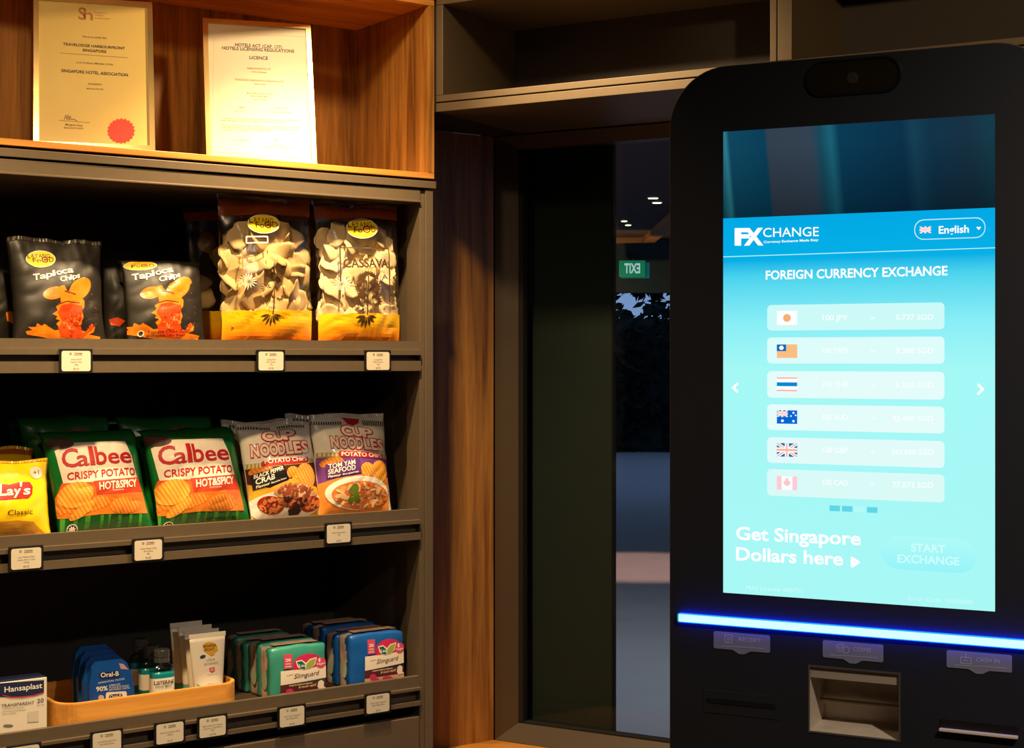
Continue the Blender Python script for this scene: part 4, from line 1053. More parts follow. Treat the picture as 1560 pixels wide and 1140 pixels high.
# sunscreen tubes
TUBE = mat('cream_tube', (232, 222, 204), .38, noise_amt=.04, coat=.2)
TCAP = mat('aqua_tube_cap', (90, 176, 164), .35, noise_amt=.05)
def tube(pxc, w_px, py_top, d, label, art):
    s = SH.at(pxc, 0, d)[0]; w = (SH.at(pxc + w_px / 2, 0, d)[0] - SH.at(pxc - w_px / 2, 0, d)[0]) / 2
    h = SH.at(pxc, py_top, d)[2] - TF
    r = thing('sunscreen_tube', label, 'tube', SH.world(s, d, TF + .001), (math.radians(-3), 0, SH.ang), 'sunscreen tubes')
    def prof(v): return w * (.70 + .30 * v ** .9), .0016 + .0115 * max(0, 1 - v) ** .75
    bm = bmesh.new()
    loft(bm, [[(x, y, h * v) for x, y in superellipse(*prof(v), 2.2, 32)] for v in (.20, .22, .3, .4, .5, .6, .7, .8, .88, .935)]); obj('squeeze_tube', bm, TUBE, r, True)
    obj('crimp', boxes((-w, w, -.0017, .0017, h * .936, h), bev=.0006), TUBE, r)
    bm = bmesh.new(); a_, b_ = prof(.2)
    loft(bm, [[(x, y, z) for x, y in superellipse(a_ * k, b_ * k, 2.2, 32)] for z, k in ((0, .9), (.002, .94), (h * .19, .99), (h * .199, .97))]); obj('cap', bm, TCAP, r, True)
    A = Art(r, -.012, CG)
    def sf(x, z, off):
        v = min(max(z / h, .2), .935); a_, b_ = prof(v); u = min(max(x / a_, -.98), .98)
        return Vector((x, -b_ * (1 - abs(u) ** 2.2) ** (1 / 2.2) - off, z))
    A.surf = sf; A.cell = .005
    if art:
        A.poly('logo_print', [(1388, 290), (1400, 270), (1430, 262), (1462, 268), (1482, 285), (1488, 320), (1470, 330), (1462, 350), (1440, 356), (1420, 345), (1405, 330), (1390, 325)], ink((214, 158, 40)), 1)
        A.texts('brand_lettering', [('BANANA', 1388, 302, 1476, 292, 20), ('BOAT', 1400, 324, 1464, 318, 18)], ink((50, 32, 22)), 2, .02)
        A.texts('lettering', [('ultra', 1408, 394, 1466, 386, 20), ('protect', 1394, 420, 1488, 408, 20)], ink((150, 146, 140)), 1, .0)
        A.poly('badge', [(1425, 438), (1462, 432), (1462, 458), (1444, 470), (1426, 460)], ink((204, 70, 76)), 1)
        A.texts('badge_lettering', [('50', 1434, 458, 1454, 455, 14)], WHITE, 2, .02)
        A.poly('leaf_mark', A.ell(1384, 362, 20, 11, -.4), ink((40, 60, 80)), 1)
        A.texts('small_print', [('SUNSCREEN LOTION', 1408, 488, 1482, 480, 7), ('SPF 50 PA++++', 1415, 548, 1478, 542, 7)], ink((170, 160, 148)), 1)
        A.polys('aqua_wave', [[(1345, 545), (1390, 575), (1450, 585), (1520, 570), (1520, 600), (1345, 610)]], ink((96, 186, 172)), 1)
tube(318, 56, 966, .075, 'frontmost cream sunscreen tube with the yellow logo', True)
tube(309, 53, 961, .103, 'second cream sunscreen tube from the front', False)
tube(299, 51, 955, .131, 'third cream sunscreen tube from the front', False)
tube(285.5, 49, 949, .160, 'hindmost cream sunscreen tube in the tray', False)

# sanitary pad packs
def pad_pack(px0, px1, py_top, d, base, label, group, art=None, th=.052, yaw=0.0, jog=0.0):
    s0 = SH.at(px0, 0, .04)[0] + jog; s1 = SH.at(px1, 0, .04)[0] + jog; w = (s1 - s0) / 2
    h = SH.at((px0 + px1) / 2, py_top, .04)[2] - FL3 - .001
    r = thing('sanitary_pad_pack', label, 'pad pack', SH.world((s0 + s1) / 2, d, FL3 + .0012), (math.radians(-1.5), 0, SH.ang + yaw), group)
    bm = boxes((-w, w, 0, th, 0, h), bev=.006)
    bmesh.ops.subdivide_edges(bm, edges=[e for e in bm.edges if e.calc_length() > .03], cuts=7, use_grid_fill=True)
    sd = hash_(label)
    for v in bm.verts:
        x, y, z = v.co
        e = (1 - (x / w) ** 2) * (1 - ((z - h / 2) / (h / 2)) ** 2)
        n_ = noise.noise(Vector((x * 40, z * 40 + y * 30, sd)))
        v.co.y += (-.0045 if y < th / 2 else .002) * max(0, e) + n_ * .0014
        v.co.z += n_ * .0035 * (z / h) + (.003 * math.cos(x / w * 1.4) if z > h * .9 else 0)
        v.co.x += noise.noise(Vector((y * 60, z * 45, sd + 5))) * .0026
        if v.co.z < .0005: v.co.z = .0005
    wr_ = obj('wrapper', bm, [base, mat('cream_pink_wrapper', (214, 180, 160), .4, noise_amt=.45, noise_scale=45, coat=.2)], r, True)
    for p in wr_.data.polygons:
        if p.center.y > th * .40 + .004 * math.sin(p.center.z * 90 + sd): p.material_index = 1
    A = Art(r, -.003, CH)
    A.surf = lambda x, z, off: Vector((min(max(x, -w + .002), w - .002), -.0045 * max(0, (1 - (x / w) ** 2) * (1 - ((z - h / 2) / (h / 2)) ** 2)) - .0016 - off, min(max(z, .003), h - .003))); A.cell = .008
    # printed top of the pack and the oval on its side
    bm = bmesh.new()
    P = [(-w * .8, .010), (w * .8, .010), (w * .75, th - .012), (-w * .75, th - .012)]
    vs = [bm.verts.new((x, y, h + .0066)) for x, y in P]; bm.faces.new(vs); obj('top_print', bm, mat('pink_cream_print', (226, 176, 160), .4, noise_amt=.5, noise_scale=60), r)
    bm = bmesh.new(); vs = [bm.verts.new((-w - .0022, th * .5 + th * .24 * math.cos(k * PI / 8), h * .38 + h * .17 * math.sin(k * PI / 8))) for k in range(16)]; bm.faces.new(vs); obj('side_emblem', bm, ink((190, 200, 170)), r)
    if art: art(A)
    return r
MAG = ink((196, 32, 84)); MAROON = ink((92, 30, 34)); PALE = ink((236, 222, 206))
def pad_art(A):
    A.poly('magenta_print', [(498, 540), (510, 500), (550, 468), (610, 452), (665, 458), (700, 482), (735, 492), (742, 530), (610, 562), (500, 572)], MAG, 1)
    A.poly('pink_column', [(434, 462), (496, 456), (493, 560), (434, 566)], ink((206, 70, 104)), 1)
    A.texts('column_lettering', [('20', 446, 512, 482, 509, 20), ('cm', 446, 534, 480, 531, 12), ('pads', 444, 552, 484, 549, 10)], WHITE, 2, .03)
    A.poly('leaf_outline', [(518, 508), (560, 498), (592, 520), (620, 492), (672, 478), (660, 530), (620, 562), (560, 572), (530, 550)], PALE, 2)
    A.poly('leaf_dark', [(526, 514), (560, 506), (586, 530), (584, 566), (548, 560)], ink((20, 92, 90)), 3)
    A.poly('leaf_light', [(590, 562), (594, 528), (622, 500), (664, 486), (652, 526), (622, 556)], ink((150, 168, 70)), 3)
    A.texts('emblem_lettering', [('Lau', 542, 550, 582, 546, 22)], WHITE, 4, .02)
    A.poly('round_badge', A.ell(700, 520, 40, 38, -.2), ink((212, 74, 108)), 2)
    A.texts('badge_lettering', [('1', 686, 514, 696, 513, 26), ('Night', 672, 536, 734, 528, 13)], WHITE, 3, .02)
    A.poly('white_panel', [(412, 582), (745, 538), (748, 625), (412, 684)], PALE, 1)
    A.texts('lettering', [('Slimguard', 505, 634, 690, 604, 32)], ink((54, 30, 30)), 2, .004, .25)
    A.texts('fine_lettering', [('super', 452, 616, 500, 608, 12)], ink((150, 120, 110)), 2, 0, .2)
    A.poly('maroon_band', [(412, 688), (745, 640), (745, 700), (412, 740)], MAROON, 1)
    A.texts('claim_lettering', [('superabsorbent', 470, 690, 640, 668, 13), ('& touch rapid!', 540, 704, 668, 684, 17)], ink((232, 206, 160)), 2, .03, .2)
    A.poly('pink_print', [(412, 742), (745, 700), (745, 790), (412, 800)], ink((214, 160, 140)), 1)
    A.polys('flower_print', [A.ell(478, 728, 28, 22), A.ell(500, 752, 34, 18), A.ell(600, 740, 44, 20)], ink((206, 54, 96)), 2)
    A.poly('pad_print', [(682, 655), (704, 642), (724, 655), (724, 690), (740, 700), (690, 712), (676, 690)], PALE, 3)
GTEAL = mat('teal_pad_wrapper', (58, 146, 130), .36, noise_amt=.12, noise_scale=40, coat=.35)
GBLUE = mat('blue_pad_wrapper', (22, 88, 168), .36, noise_amt=.12, noise_scale=40, coat=.35)
for k in range(4):
    pad_pack(413, 497.5, 986 + (0, -2, 3, 1)[k], .04 + k * .057, GTEAL, ('frontmost teal pad pack with full print', 'second teal pad pack from the front', 'third teal pad pack from the front, in shadow', 'hindmost teal pad pack in the row')[k], 'teal pad packs', pad_art if k == 0 else None, jog=(0, .003, -.004, .002)[k])
def blue_art(A):
    A.tx = lambda x, y: (1018 + (x - 412) * .87, y - 106 + (745 - x) * .0)
    pad_art(A)
for k in range(4):
    pad_pack(534.5, 616, 966 + (0, 3, -2, 2)[k], .04 + k * .057, GBLUE, ('frontmost blue pad pack with full print', 'second blue pad pack from the front', 'third blue pad pack from the front, in shadow', 'hindmost blue pad pack in the row')[k], 'blue pad packs', blue_art if k == 0 else None, jog=(0, -.002, -.006, -.003)[k])

# ================================================================== PRICE TAGS
TAGW = mat('price_tag_card', (238, 226, 204), .5, noise_amt=.03)
TAGB = mat('price_tag_backing', (24, 20, 18), .5)
def price_tag(px, py, lines, price, label):
    w, h = .066, .0475
    s, d, z = SH.at(px, py, -.010)
    r = thing('price_tag', label, 'price tag', SH.world(s, -.0105, z - h / 2), (0, 0, SH.ang), 'price tags on the shelf edges')
    obj('holder', boxes((-w / 2, w / 2, .0012, .0045, 0, h), bev=.0008), TAGB, r)
    bm = bmesh.new(); prism(bm, rrect(-w / 2 + .0045, .004, w / 2 - .0045, h - .0045, .0045), 'y', .0002, .0011); cd = obj('card', bm, TAGW, r)
    bm = boxes((-w / 2 - .0015, w / 2 + .0015, -.0008, -.0004, -.0015, h + .0015), (-w / 2 - .0015, w / 2 + .0015, -.0008, .005, h + .0005, h + .0015), (-w / 2 - .0015, w / 2 + .0015, -.0008, .005, -.0015, -.0005)); obj('clear_cover', bm, HOLDER, r)
    bm = bmesh.new()
    def put(s_, cx, zb, cap, wmax=.05, bold=0.0):
        vs, fs = text2d(s_, bold)
        lo = min(v[0] for v in vs); hi = max(v[0] for v in vs); k = cap / CAP; tw_ = min((hi - lo) * k, wmax); kx = tw_ / (hi - lo)
        W_ = [bm.verts.new((cx + (v[0] - (lo + hi) / 2) * kx, -.0001, zb + v[1] * k)) for v in vs]
        for f in fs: bm.faces.new([W_[i] for i in f])
    n = len(lines)
    for i, l in enumerate(lines): put(l, 0, .0245 - i * .0052 + (n - 2) * .001, .0028, .05)
    put(price, 0, .0068, .0034)
    obj('print', bm, ink((120, 104, 84)), cd)
    bm = bmesh.new(); put('Travelodge', .004, .0375, .0024, .020, .02); put('Harbourfront', .004, .0345, .002, .020, .02); put('O', -.011, .0355, .004, .01, .02); obj('logo_print', bm, ink((70, 40, 34)), cd)
for args in ((116, 550, ['Layang Food', 'Tapioca Chips', '100g'], '$3.50', 'price tag below the far left tapioca chip bag'),
             (413, 550, ['Layang Food', 'Fish Cracker', '170g'], '$3.90', 'price tag below the golden cracker bag'),
             (576, 550, ['Layang Food', 'Prawn Cracker', '120g'], '$3.90', 'price tag below the pale cassava cracker bag'),
             (40, 851, ["Lay's Potato Chips", 'Classic /Sour Cream', '170.4g'], '$5.50', 'price tag below the yellow potato chip bag'),
             (226, 838, ['Calbee Potato Chips', 'Hot & Spicy', '80g'], '$3.50', 'price tag below the gap between the green chip bags'),
             (516, 813, ['Nissin Potato Chips', '75g'], '$3.50', 'price tag below the noodle flavour chip bags'),
             (37, 1153, ['Hansaplast Plasters', '20s'], '$4.90', 'price tag cut off by the bottom edge, below the plaster box'),
             (163, 1131, ['Oral-B Essential Floss', 'Mint Dental Floss'], '$5.50', 'price tag below the left part of the bamboo tray'),
             (259, 1117, ['Listerine Cool Mint 80ml', '(100ml)'], '$3.50', 'price tag below the mouthwash bottles'),
             (324, 1107.5, ['Banana Boat Ultra Protect', 'Sunscreen Lotion SPF 50', '90ml'], '$15.90', 'price tag below the right end of the tray'),
             (445, 1092, ['Laurier Super Slimguard', 'Day Wings 20cm'], '$4.90', 'price tag below the teal pad packs'),
             (576, 1072, ['Laurier Super Slimguard', 'Night Wings 30cm'], '$4.90', 'price tag below the blue pad packs')):
    price_tag(*args)

# ================================================================== KIOSK
kroot = thing('currency_kiosk', 'black currency exchange kiosk with a bright cyan touchscreen', 'kiosk', (KI.ox, KI.oy, 0), (0, 0, KI.ang))
def kp(px, py): s, d, z = KI.at(px, py, 0); return s, z
KBODY = mat('kiosk_black_powder_coat', (22, 24, 31), .55, noise_amt=.06, noise_scale=200)
KEDGE = mat('kiosk_edge_highlight', (150, 136, 118), .3, metal=.7)  # bright rim: the panel's edge highlight put into colour and shape
L_ = kp(1021, 545)[0]; R_ = -L_ + (kp(1516, 545)[0] + kp(1102, 545)[0]); TOP = kp(1310, 83.5)[1]
crad = .098
def rtop(x0, z0, x1, z1, r_, n=12):
    pts = [(x0, z0), (x1, z0)]
    for cx, a in ((x1 - r_, 0), (x0 + r_, PI / 2)):
        for i in range(n + 1):
            t = a + i / n * PI / 2; pts.append((cx + r_ * math.cos(t), z1 - r_ + r_ * math.sin(t)))
    return pts
ca = kp(1233, 1015); cb_ = kp(1370, 1015); cz1 = kp(1233, 1015)[1]; cz0 = kp(1233, 1114)[1]
hole = [(ca[0], cz0), (cb_[0], cz0), (cb_[0], cz1), (ca[0], cz1)]
bm = bmesh.new(); prism(bm, rtop(L_, .04, R_, TOP, crad), 'y', .0, .012, [hole]); obj('front_panel', bm, KBODY, kroot)
bm = bmesh.new()
outl = rtop(L_, .04, R_, TOP, crad)
cx_, cz_ = (L_ + R_) / 2, (TOP + .04) / 2
def inset(p, k): return (p[0] + (k if p[0] < cx_ else -k), p[1] + (k if p[1] < cz_ else -k))
def grow(p, k): return (cx_ + (p[0] - cx_) * (1 + k / (R_ - L_) * 2), cz_ + (p[1] - cz_) * (1 + k / (TOP - .04) * 2))
loft(bm, [[(*(lambda q_: (q_[0], .0008, q_[1]))(grow(p, .0001)),) for p in outl], [(*(lambda q_: (q_[0], .0012, q_[1]))(grow(p, .0011)),) for p in outl], [(x, .0125, z) for x, z in outl], [(x, .022, z) for x, z in outl], [(*(lambda q_: (q_[0], .028, q_[1]))(inset(p, .004)),) for p in outl]], False, False); obj('edge_highlight_rim', bm, KEDGE, kroot)
bm = bmesh.new(); outl2 = [inset(p, .012) for p in outl]
prism(bm, outl2, 'y', .085, .20); obj('rear_housing', bm, KBODY, kroot)
bm = boxes((L_ + .012, R_ - .012, .0285, .0845, .04, cz0 - .01), (L_ + .012, R_ - .012, .0285, .0845, cz1 + .01, TOP - crad), (L_ + .012, ca[0] - .004, .0285, .0845, cz0 - .01, cz1 + .01), (cb_[0] + .004, R_ - .012, .0285, .0845, cz0 - .01, cz1 + .01)); obj('inner_housing', bm, KBODY, kroot)
bm = boxes((L_ - .02, R_ + .02, -.06, .30, 0, .0395), bev=.004); obj('foot_plate', bm, KBODY, kroot)

# screen
A = Art(kroot, 0, PX)
scr = A.poly('screen', [(1102, 201), (1516, 174), (1516, 932), (1102, 903)], mat('screen_border', (6, 10, 14), .15, coat=.5), 0)
def band_mat():
    m = bpy.data.materials.new('screen_video_bands'); m.use_nodes = True; nt = m.node_tree; b = nt.nodes['Principled BSDF']; L = nt.links
    tc = nt.nodes.new('ShaderNodeTexCoord'); sp = nt.nodes.new('ShaderNodeSeparateXYZ'); L.new(tc.outputs['Generated'], sp.inputs[0])
    ad = nt.nodes.new('ShaderNodeMath'); ad.operation = 'MULTIPLY_ADD'; ad.inputs[1].default_value = .03; L.new(sp.outputs['Z'], ad.inputs[0]); L.new(sp.outputs['X'], ad.inputs[2])
    r = nt.nodes.new('ShaderNodeValToRGB'); el = r.color_ramp.elements
    stops = [(0, (10, 62, 82)), (.035, (40, 110, 124)), (.05, (12, 62, 84)), (.19, (8, 56, 78)), (.20, (44, 56, 68)), (.36, (46, 58, 72)), (.40, (20, 64, 82)), (.44, (24, 86, 104)), (.47, (8, 52, 76)), (.70, (8, 44, 66)), (.74, (18, 56, 76)), (.80, (14, 46, 66)), (.93, (20, 44, 60)), (1, (18, 52, 66))]
    while len(el) < len(stops): el.new(.5)
    for e, (p, c) in zip(el, stops): e.position = p; e.color = (*lin(c), 1)
    L.new(ad.outputs[0], r.inputs[0])
    r2 = nt.nodes.new('ShaderNodeValToRGB'); r2.color_ramp.elements[0].color = (.55, .55, .55, 1); r2.color_ramp.elements[1].color = (1.25, 1.25, 1.25, 1); r2.color_ramp.elements[1].position = .8
    L.new(sp.outputs['Z'], r2.inputs[0])
    mx = nt.nodes.new('ShaderNodeMix'); mx.data_type = 'RGBA'; mx.blend_type = 'MULTIPLY'; mx.inputs['Factor'].default_value = 1; L.new(r.outputs[0], mx.inputs['A']); L.new(r2.outputs[0], mx.inputs['B'])
    b.inputs['Base Color'].default_value = (0, 0, 0, 1); b.inputs['Roughness'].default_value = .2
    L.new(mx.outputs['Result'], b.inputs['Emission Color']); b.inputs['Emission Strength'].default_value = 1
    return m
A.poly('video_strip', [(1102, 201), (1516, 174), (1516, 316.5), (1102, 333)], band_mat(), 1, scr)
page = A.poly('app_page', [(1102, 333), (1516, 316.5), (1516, 932), (1102, 903)], zramp('app_page_colours', [(0, (168, 248, 246)), (.60, (164, 248, 246)), (.72, (136, 238, 246)), (.84, (74, 212, 238)), (.885, (4, 176, 230)), (1, (0, 168, 228))], .3, emit=1.0), 1, scr)
WG = glow((255, 255, 255), 1.05)
A5 = Art(kroot, 0, K5); A6 = Art(kroot, 0, K6); A7 = Art(kroot, 0, K7)
logo = A5.texts('logo_lettering', [('F', 137, 204, 196, 204, 76), ('X', 186, 204, 260, 203, 76)], WG, 4, .1, parent=scr)
A5.texts('logo_word', [('CHANGE', 270, 167, 545, 162, 44)], WG, 4, .008, parent=scr)
A5.texts('logo_tagline', [('Currency Exchange Made Easy', 273, 197, 543, 186, 11)], WG, 4, .035, parent=scr)
def px_rr(A_, x0, y0, x1, y1, r_): return [(p[0], p[1]) for p in rrect(x0, y0, x1, y1, r_, 8)]
# outlines and panels are laid out on the upright screen, from the left edge heights
def srect(px0, py0, px1, py1, r_, A_=A, n=6):
    a0 = KI.at(px0, py0, 0); a1 = KI.at(px0, py1, 0); b0 = KI.at(px1, py0, 0)
    return rrect(a0[0], a1[2], b0[0], a0[2], r_, n)
def local_poly(name, pts, m, layer, parent, hole=None):
    bm = bmesh.new(); loops = [pts] + ([hole] if hole else [])
    flat = [p for l in loops for p in l]; vs = [bm.verts.new((p[0], -(A.base + A.step * layer), p[1])) for p in flat]
    for t in tessellate_polygon([[Vector((p[0], p[1], 0)) for p in l] for l in loops]): bm.faces.new([vs[i] for i in t])
    me = bpy.data.meshes.new(name); bm.to_mesh(me); bm.free(); return link(name, me, m, parent)
lang = srect(1393, 335, 1501.5, 366, .0145); lang_in = [(p[0] * 1, p[1]) for p in srect(1394.4, 336.4, 1500.2, 364.6, .0135)]
local_poly('language_button', lang, glow((190, 240, 255)), 3, scr, lang_in)
A5.texts('language_lettering', [('English', 1140, 150, 1287, 144, 36)], WG, 4, .04, parent=scr)
A5.polys('dropdown_arrow', [[(1325, 119), (1331, 115), (1337, 120), (1343, 115), (1348, 118), (1337, 133)]], WG, 4, scr)
A5.polys('divider_line', [[(72, 263), (1418, 218), (1418, 222), (72, 267)]], glow((190, 245, 255)), 3, scr)
A5.texts('title_lettering', [('FOREIGN CURRENCY EXCHANGE', 284, 377, 1181, 355, 42)], WG, 4, .045, parent=scr)
PALEG = (glow((204, 250, 248)), glow((222, 252, 250)), glow((228, 252, 250)), glow((228, 252, 250)), glow((226, 251, 250)), glow((218, 250, 248)))
rows = ((465, 504), (514.5, 554), (565.5, 606), (616, 655), (666, 705), (714.5, 755))
codes = ('100 JPY', '100 TWD', '100 THB', '100 AUD', '100 GBP', '100 CAD'); rates = ('0.737 SGD', '3.380 SGD', '3.330 SGD', '85.480 SGD', '163.866 SGD', '77.873 SGD')
panels = []
for k, (y0, y1) in enumerate(rows):
    p_ = local_poly('rate_row', srect(1169, y0, 1439, y1, .007), PALEG[k], 2, scr); panels.append(p_)
    yb = (y0 + y1) / 2 + 4
    for nm, it in (('currency_lettering', (codes[k], 1254, yb - .2, 1292, yb + (k - 1) * .35, 8)), ('equals_sign', ('=', 1327, yb + (k - 1) * .5, 1333, yb + (k - 1) * .5, 6)), ('rate_lettering', (rates[k], 1365 - (5 if k > 2 else 0), yb + (k - 1) * .9, 1422, yb + (k - 1) * 1.2, 8))):
        A.texts(nm, [it], glow((250, 255, 255)), 4, .03, parent=scr)
def fl(px, py): return kp(px, py)
def flag(name, y0, y1, shapes, x0=1184, x1=1215):
    (a, zt_), (b, _) = kp(x0, y0), kp(x1, y0); zb_ = kp(x0, y1)[1]
    for nm, pts, c, lay in shapes:
        local_poly(nm, [(a + (b - a) * u, zb_ + (zt_ - zb_) * v) for u, v in pts], glow(c), 5 + lay, scr)
R01 = [(0, 0), (1, 0), (1, 1), (0, 1)]
def rc(u0, v0, u1, v1): return [(u0, v0), (u1, v0), (u1, v1), (u0, v1)]
def disc(u, v, r_, asp=1.45): return [(u + r_ * math.cos(t * PI / 10), v + r_ * asp * math.sin(t * PI / 10)) for t in range(20)]
def jack(cb, cr, u0=0, v0=0, u1=1, v1=1):
    f_ = lambda pts: [(u0 + (u1 - u0) * u, v0 + (v1 - v0) * v) for u, v in pts]
    out = [('flag_field', f_(R01), cb, 0)]
    for q_ in ([(0, 0), (.14, 0), (1, .86), (1, 1), (.86, 1), (0, .14)], [(0, 1), (0, .86), (.86, 0), (1, 0), (1, .14), (.14, 1)]): out.append(('flag_saltire', f_(q_), (255, 255, 255), 1))
    for q_ in ([(0, 0), (.06, 0), (1, .94), (1, 1), (.94, 1), (0, .06)], [(0, 1), (0, .94), (.94, 0), (1, 0), (1, .06), (.06, 1)]): out.append(('flag_saltire', f_(q_), cr, 2))
    for q_ in (rc(0, .33, 1, .67), rc(.4, 0, .6, 1)): out.append(('flag_cross', f_(q_), (255, 255, 255), 3))
    for q_ in (rc(0, .42, 1, .58), rc(.46, 0, .54, 1)): out.append(('flag_cross', f_(q_), cr, 4))
    return out
flag('jp', 474, 495.5, [('flag_field', R01, (255, 255, 255), 0), ('flag_disc', disc(.5, .5, .19), (246, 176, 116), 1)])
flag('tw', 525, 545.5, [('flag_field', R01, (250, 190, 130), 0), ('flag_canton', rc(0, .5, .46, 1), (0, 110, 196), 1), ('flag_sun', disc(.23, .75, .11), (255, 255, 255), 2)])
flag('th', 575, 596, [('flag_field', R01, (255, 255, 255), 0), ('flag_stripe', rc(0, .9, 1, 1), (252, 180, 166), 1), ('flag_stripe', rc(0, 0, 1, .1), (252, 180, 166), 1), ('flag_stripe', rc(0, .36, 1, .64), (0, 140, 212), 1)])
flag('au', 625, 645.5, [('flag_field', R01, (0, 104, 214), 0)] + [(n_, p_, c_, l_ + 1) for n_, p_, c_, l_ in jack((0, 104, 214), (252, 190, 170), 0, .5, .55, 1)] + [('flag_star', disc(u, v, r_), (255, 255, 255), 2) for u, v, r_ in ((.82, .2, .06), (.82, .82, .05), (.7, .58, .04), (.93, .64, .04), (.28, .22, .07))])
flag('uk', 675, 695.5, jack((0, 116, 178), (252, 180, 166)))
leaf_pts = [(.5, .22), (.5, .34), (.38, .32), (.4, .38), (.3, .52), (.36, .54), (.34, .66), (.42, .62), (.44, .8), (.5, .9), (.56, .8), (.58, .62), (.66, .66), (.64, .54), (.7, .52), (.6, .38), (.62, .32), (.52, .34), (.52, .22)]
flag('ca', 725, 746, [('flag_field', R01, (250, 253, 253), 0), ('flag_stripe', rc(0, 0, .23, 1), (252, 204, 212), 1), ('flag_stripe', rc(.77, 0, 1, 1), (252, 204, 212), 1), ('flag_leaf', leaf_pts, (252, 196, 206), 1)])
flag('uk2', 345.5, 356, jack((0, 150, 214), (255, 190, 190)), 1401.5, 1419)
for a_, b_, c_ in ((1264, 1280, (96, 214, 232)), (1283, 1299, (96, 214, 232)), (1302, 1318, (182, 250, 248)), (1321, 1337, (96, 214, 232))):
    local_poly('page_marker', [(kp(a_, 770)[0], kp(1264, 778.5)[1]), (kp(b_, 770)[0], kp(1264, 778.5)[1]), (kp(b_, 770)[0], kp(1264, 770)[1]), (kp(a_, 770)[0], kp(1264, 770)[1])], glow(c_), 3, scr)
A6.polys('previous_arrow', [[(112, 165), (142, 138), (148, 147), (131, 165), (148, 183), (140, 191)]], WG, 4, scr)
A6.polys('next_arrow', [[(1366, 173), (1336, 143), (1328, 152), (1347, 173), (1327, 194), (1335, 203)]], WG, 4, scr)
A7.texts('call_lettering', [('Get Singapore', 138, 266, 750, 294, 62), ('Dollars here', 138, 368, 662, 394, 62)], WG, 4, .045, parent=scr)
A7.polys('call_arrow', [[(703, 356), (710, 351), (745, 374), (750, 380), (745, 386), (712, 406), (703, 402)]], WG, 4, scr)
btn = local_poly('start_button', srect(1344, 815, 1488, 866, .026, n=10), zramp('start_button_colours', [(0, (150, 244, 248)), (1, (176, 250, 248))], .3, emit=1.0), 2, scr)
A7.texts('start_lettering', [('START', 1003, 325, 1170, 334, 38), ('EXCHANGE', 935, 379, 1240, 394, 38)], glow((206, 254, 252)), 4, .04, parent=scr)
for it in (('MAS License: 000751', 185, 515, 462, 531, 20), ('Error Code: 10000000', 988, 568, 1306, 588, 20)):
    A7.texts('footer_lettering', [it], glow((206, 252, 250)), 4, .0, parent=scr)

# camera window
def pill(px0, px1, py0, py1, k=1.0):
    a0 = KI.at(px0, 117, 0); b0 = KI.at(px1, 117, 0); zc = KI.at(1300, 117, 0)[2]; hh = (KI.at(1300, py0, 0)[2] - KI.at(1300, py1, 0)[2]) / 2
    return rrect(a0[0], zc - hh, b0[0], zc + hh, hh * .98, 10)
bm = bmesh.new(); P1 = pill(1226, 1374.5, 89, 146); P2 = pill(1231, 1369.5, 93, 141.5)
loft(bm, [[(x, -.0002, z) for x, z in P1], [(x, -.004, z) for x, z in pill(1227.5, 1373, 90.5, 144.5)], [(x, -.004, z) for x, z in P2], [(x, -.001, z) for x, z in P2]], False, False)
cw = obj('camera_bezel', bm, mat('camera_bezel_gloss', (22, 24, 30), .22, coat=.6), kroot)
bm = bmesh.new(); loft(bm, [[(x, -.0012, z) for x, z in P2], [(x, -.0022, z) for x, z in P2]]); obj('camera_window', bm, mat('camera_window_smoked', (34, 28, 16), .08, noise_amt=.02, coat=.8), cw)
cc = KI.at(1299, 119, 0)
def ringpts(r_, y): return [(cc[0] + r_ * math.cos(t * PI / 16), y, cc[2] + r_ * math.sin(t * PI / 16)) for t in range(32)]
bm = bmesh.new(); loft(bm, [ringpts(.0095, -.0021), ringpts(.0095, -.003), ringpts(.006, -.0036)]); obj('camera_lens', bm, mat('camera_lens_glass', (52, 47, 38), .3, coat=.8), cw)

# light bar
a0 = KI.at(1036, 940.5, 0); zc = a0[2]; hh = (KI.at(1036, 935, 0)[2] - KI.at(1036, 946, 0)[2]) / 2
aR = R_ - .008
bar = obj('light_bar', boxes((a0[0], aR, -.0075, -.0002, zc - hh, zc + hh), bev=.0015), glow((176, 236, 255), 1.6), kroot)
BLUEL = glow((4, 40, 255), 22)
obj('blue_halo_strip', boxes((a0[0], aR, -.0068, -.0002, zc + hh + .0001, zc + hh + .0012), (a0[0], aR, -.0068, -.0002, zc - hh - .0012, zc - hh - .0001)), BLUEL, bar)  # added glowing strips that throw the blue halo onto the body
obj('end_cap', boxes((a0[0] - .002, a0[0] - .0001, -.0072, -.0002, zc - hh, zc + hh)), glow((0, 190, 220), 1.0), bar)

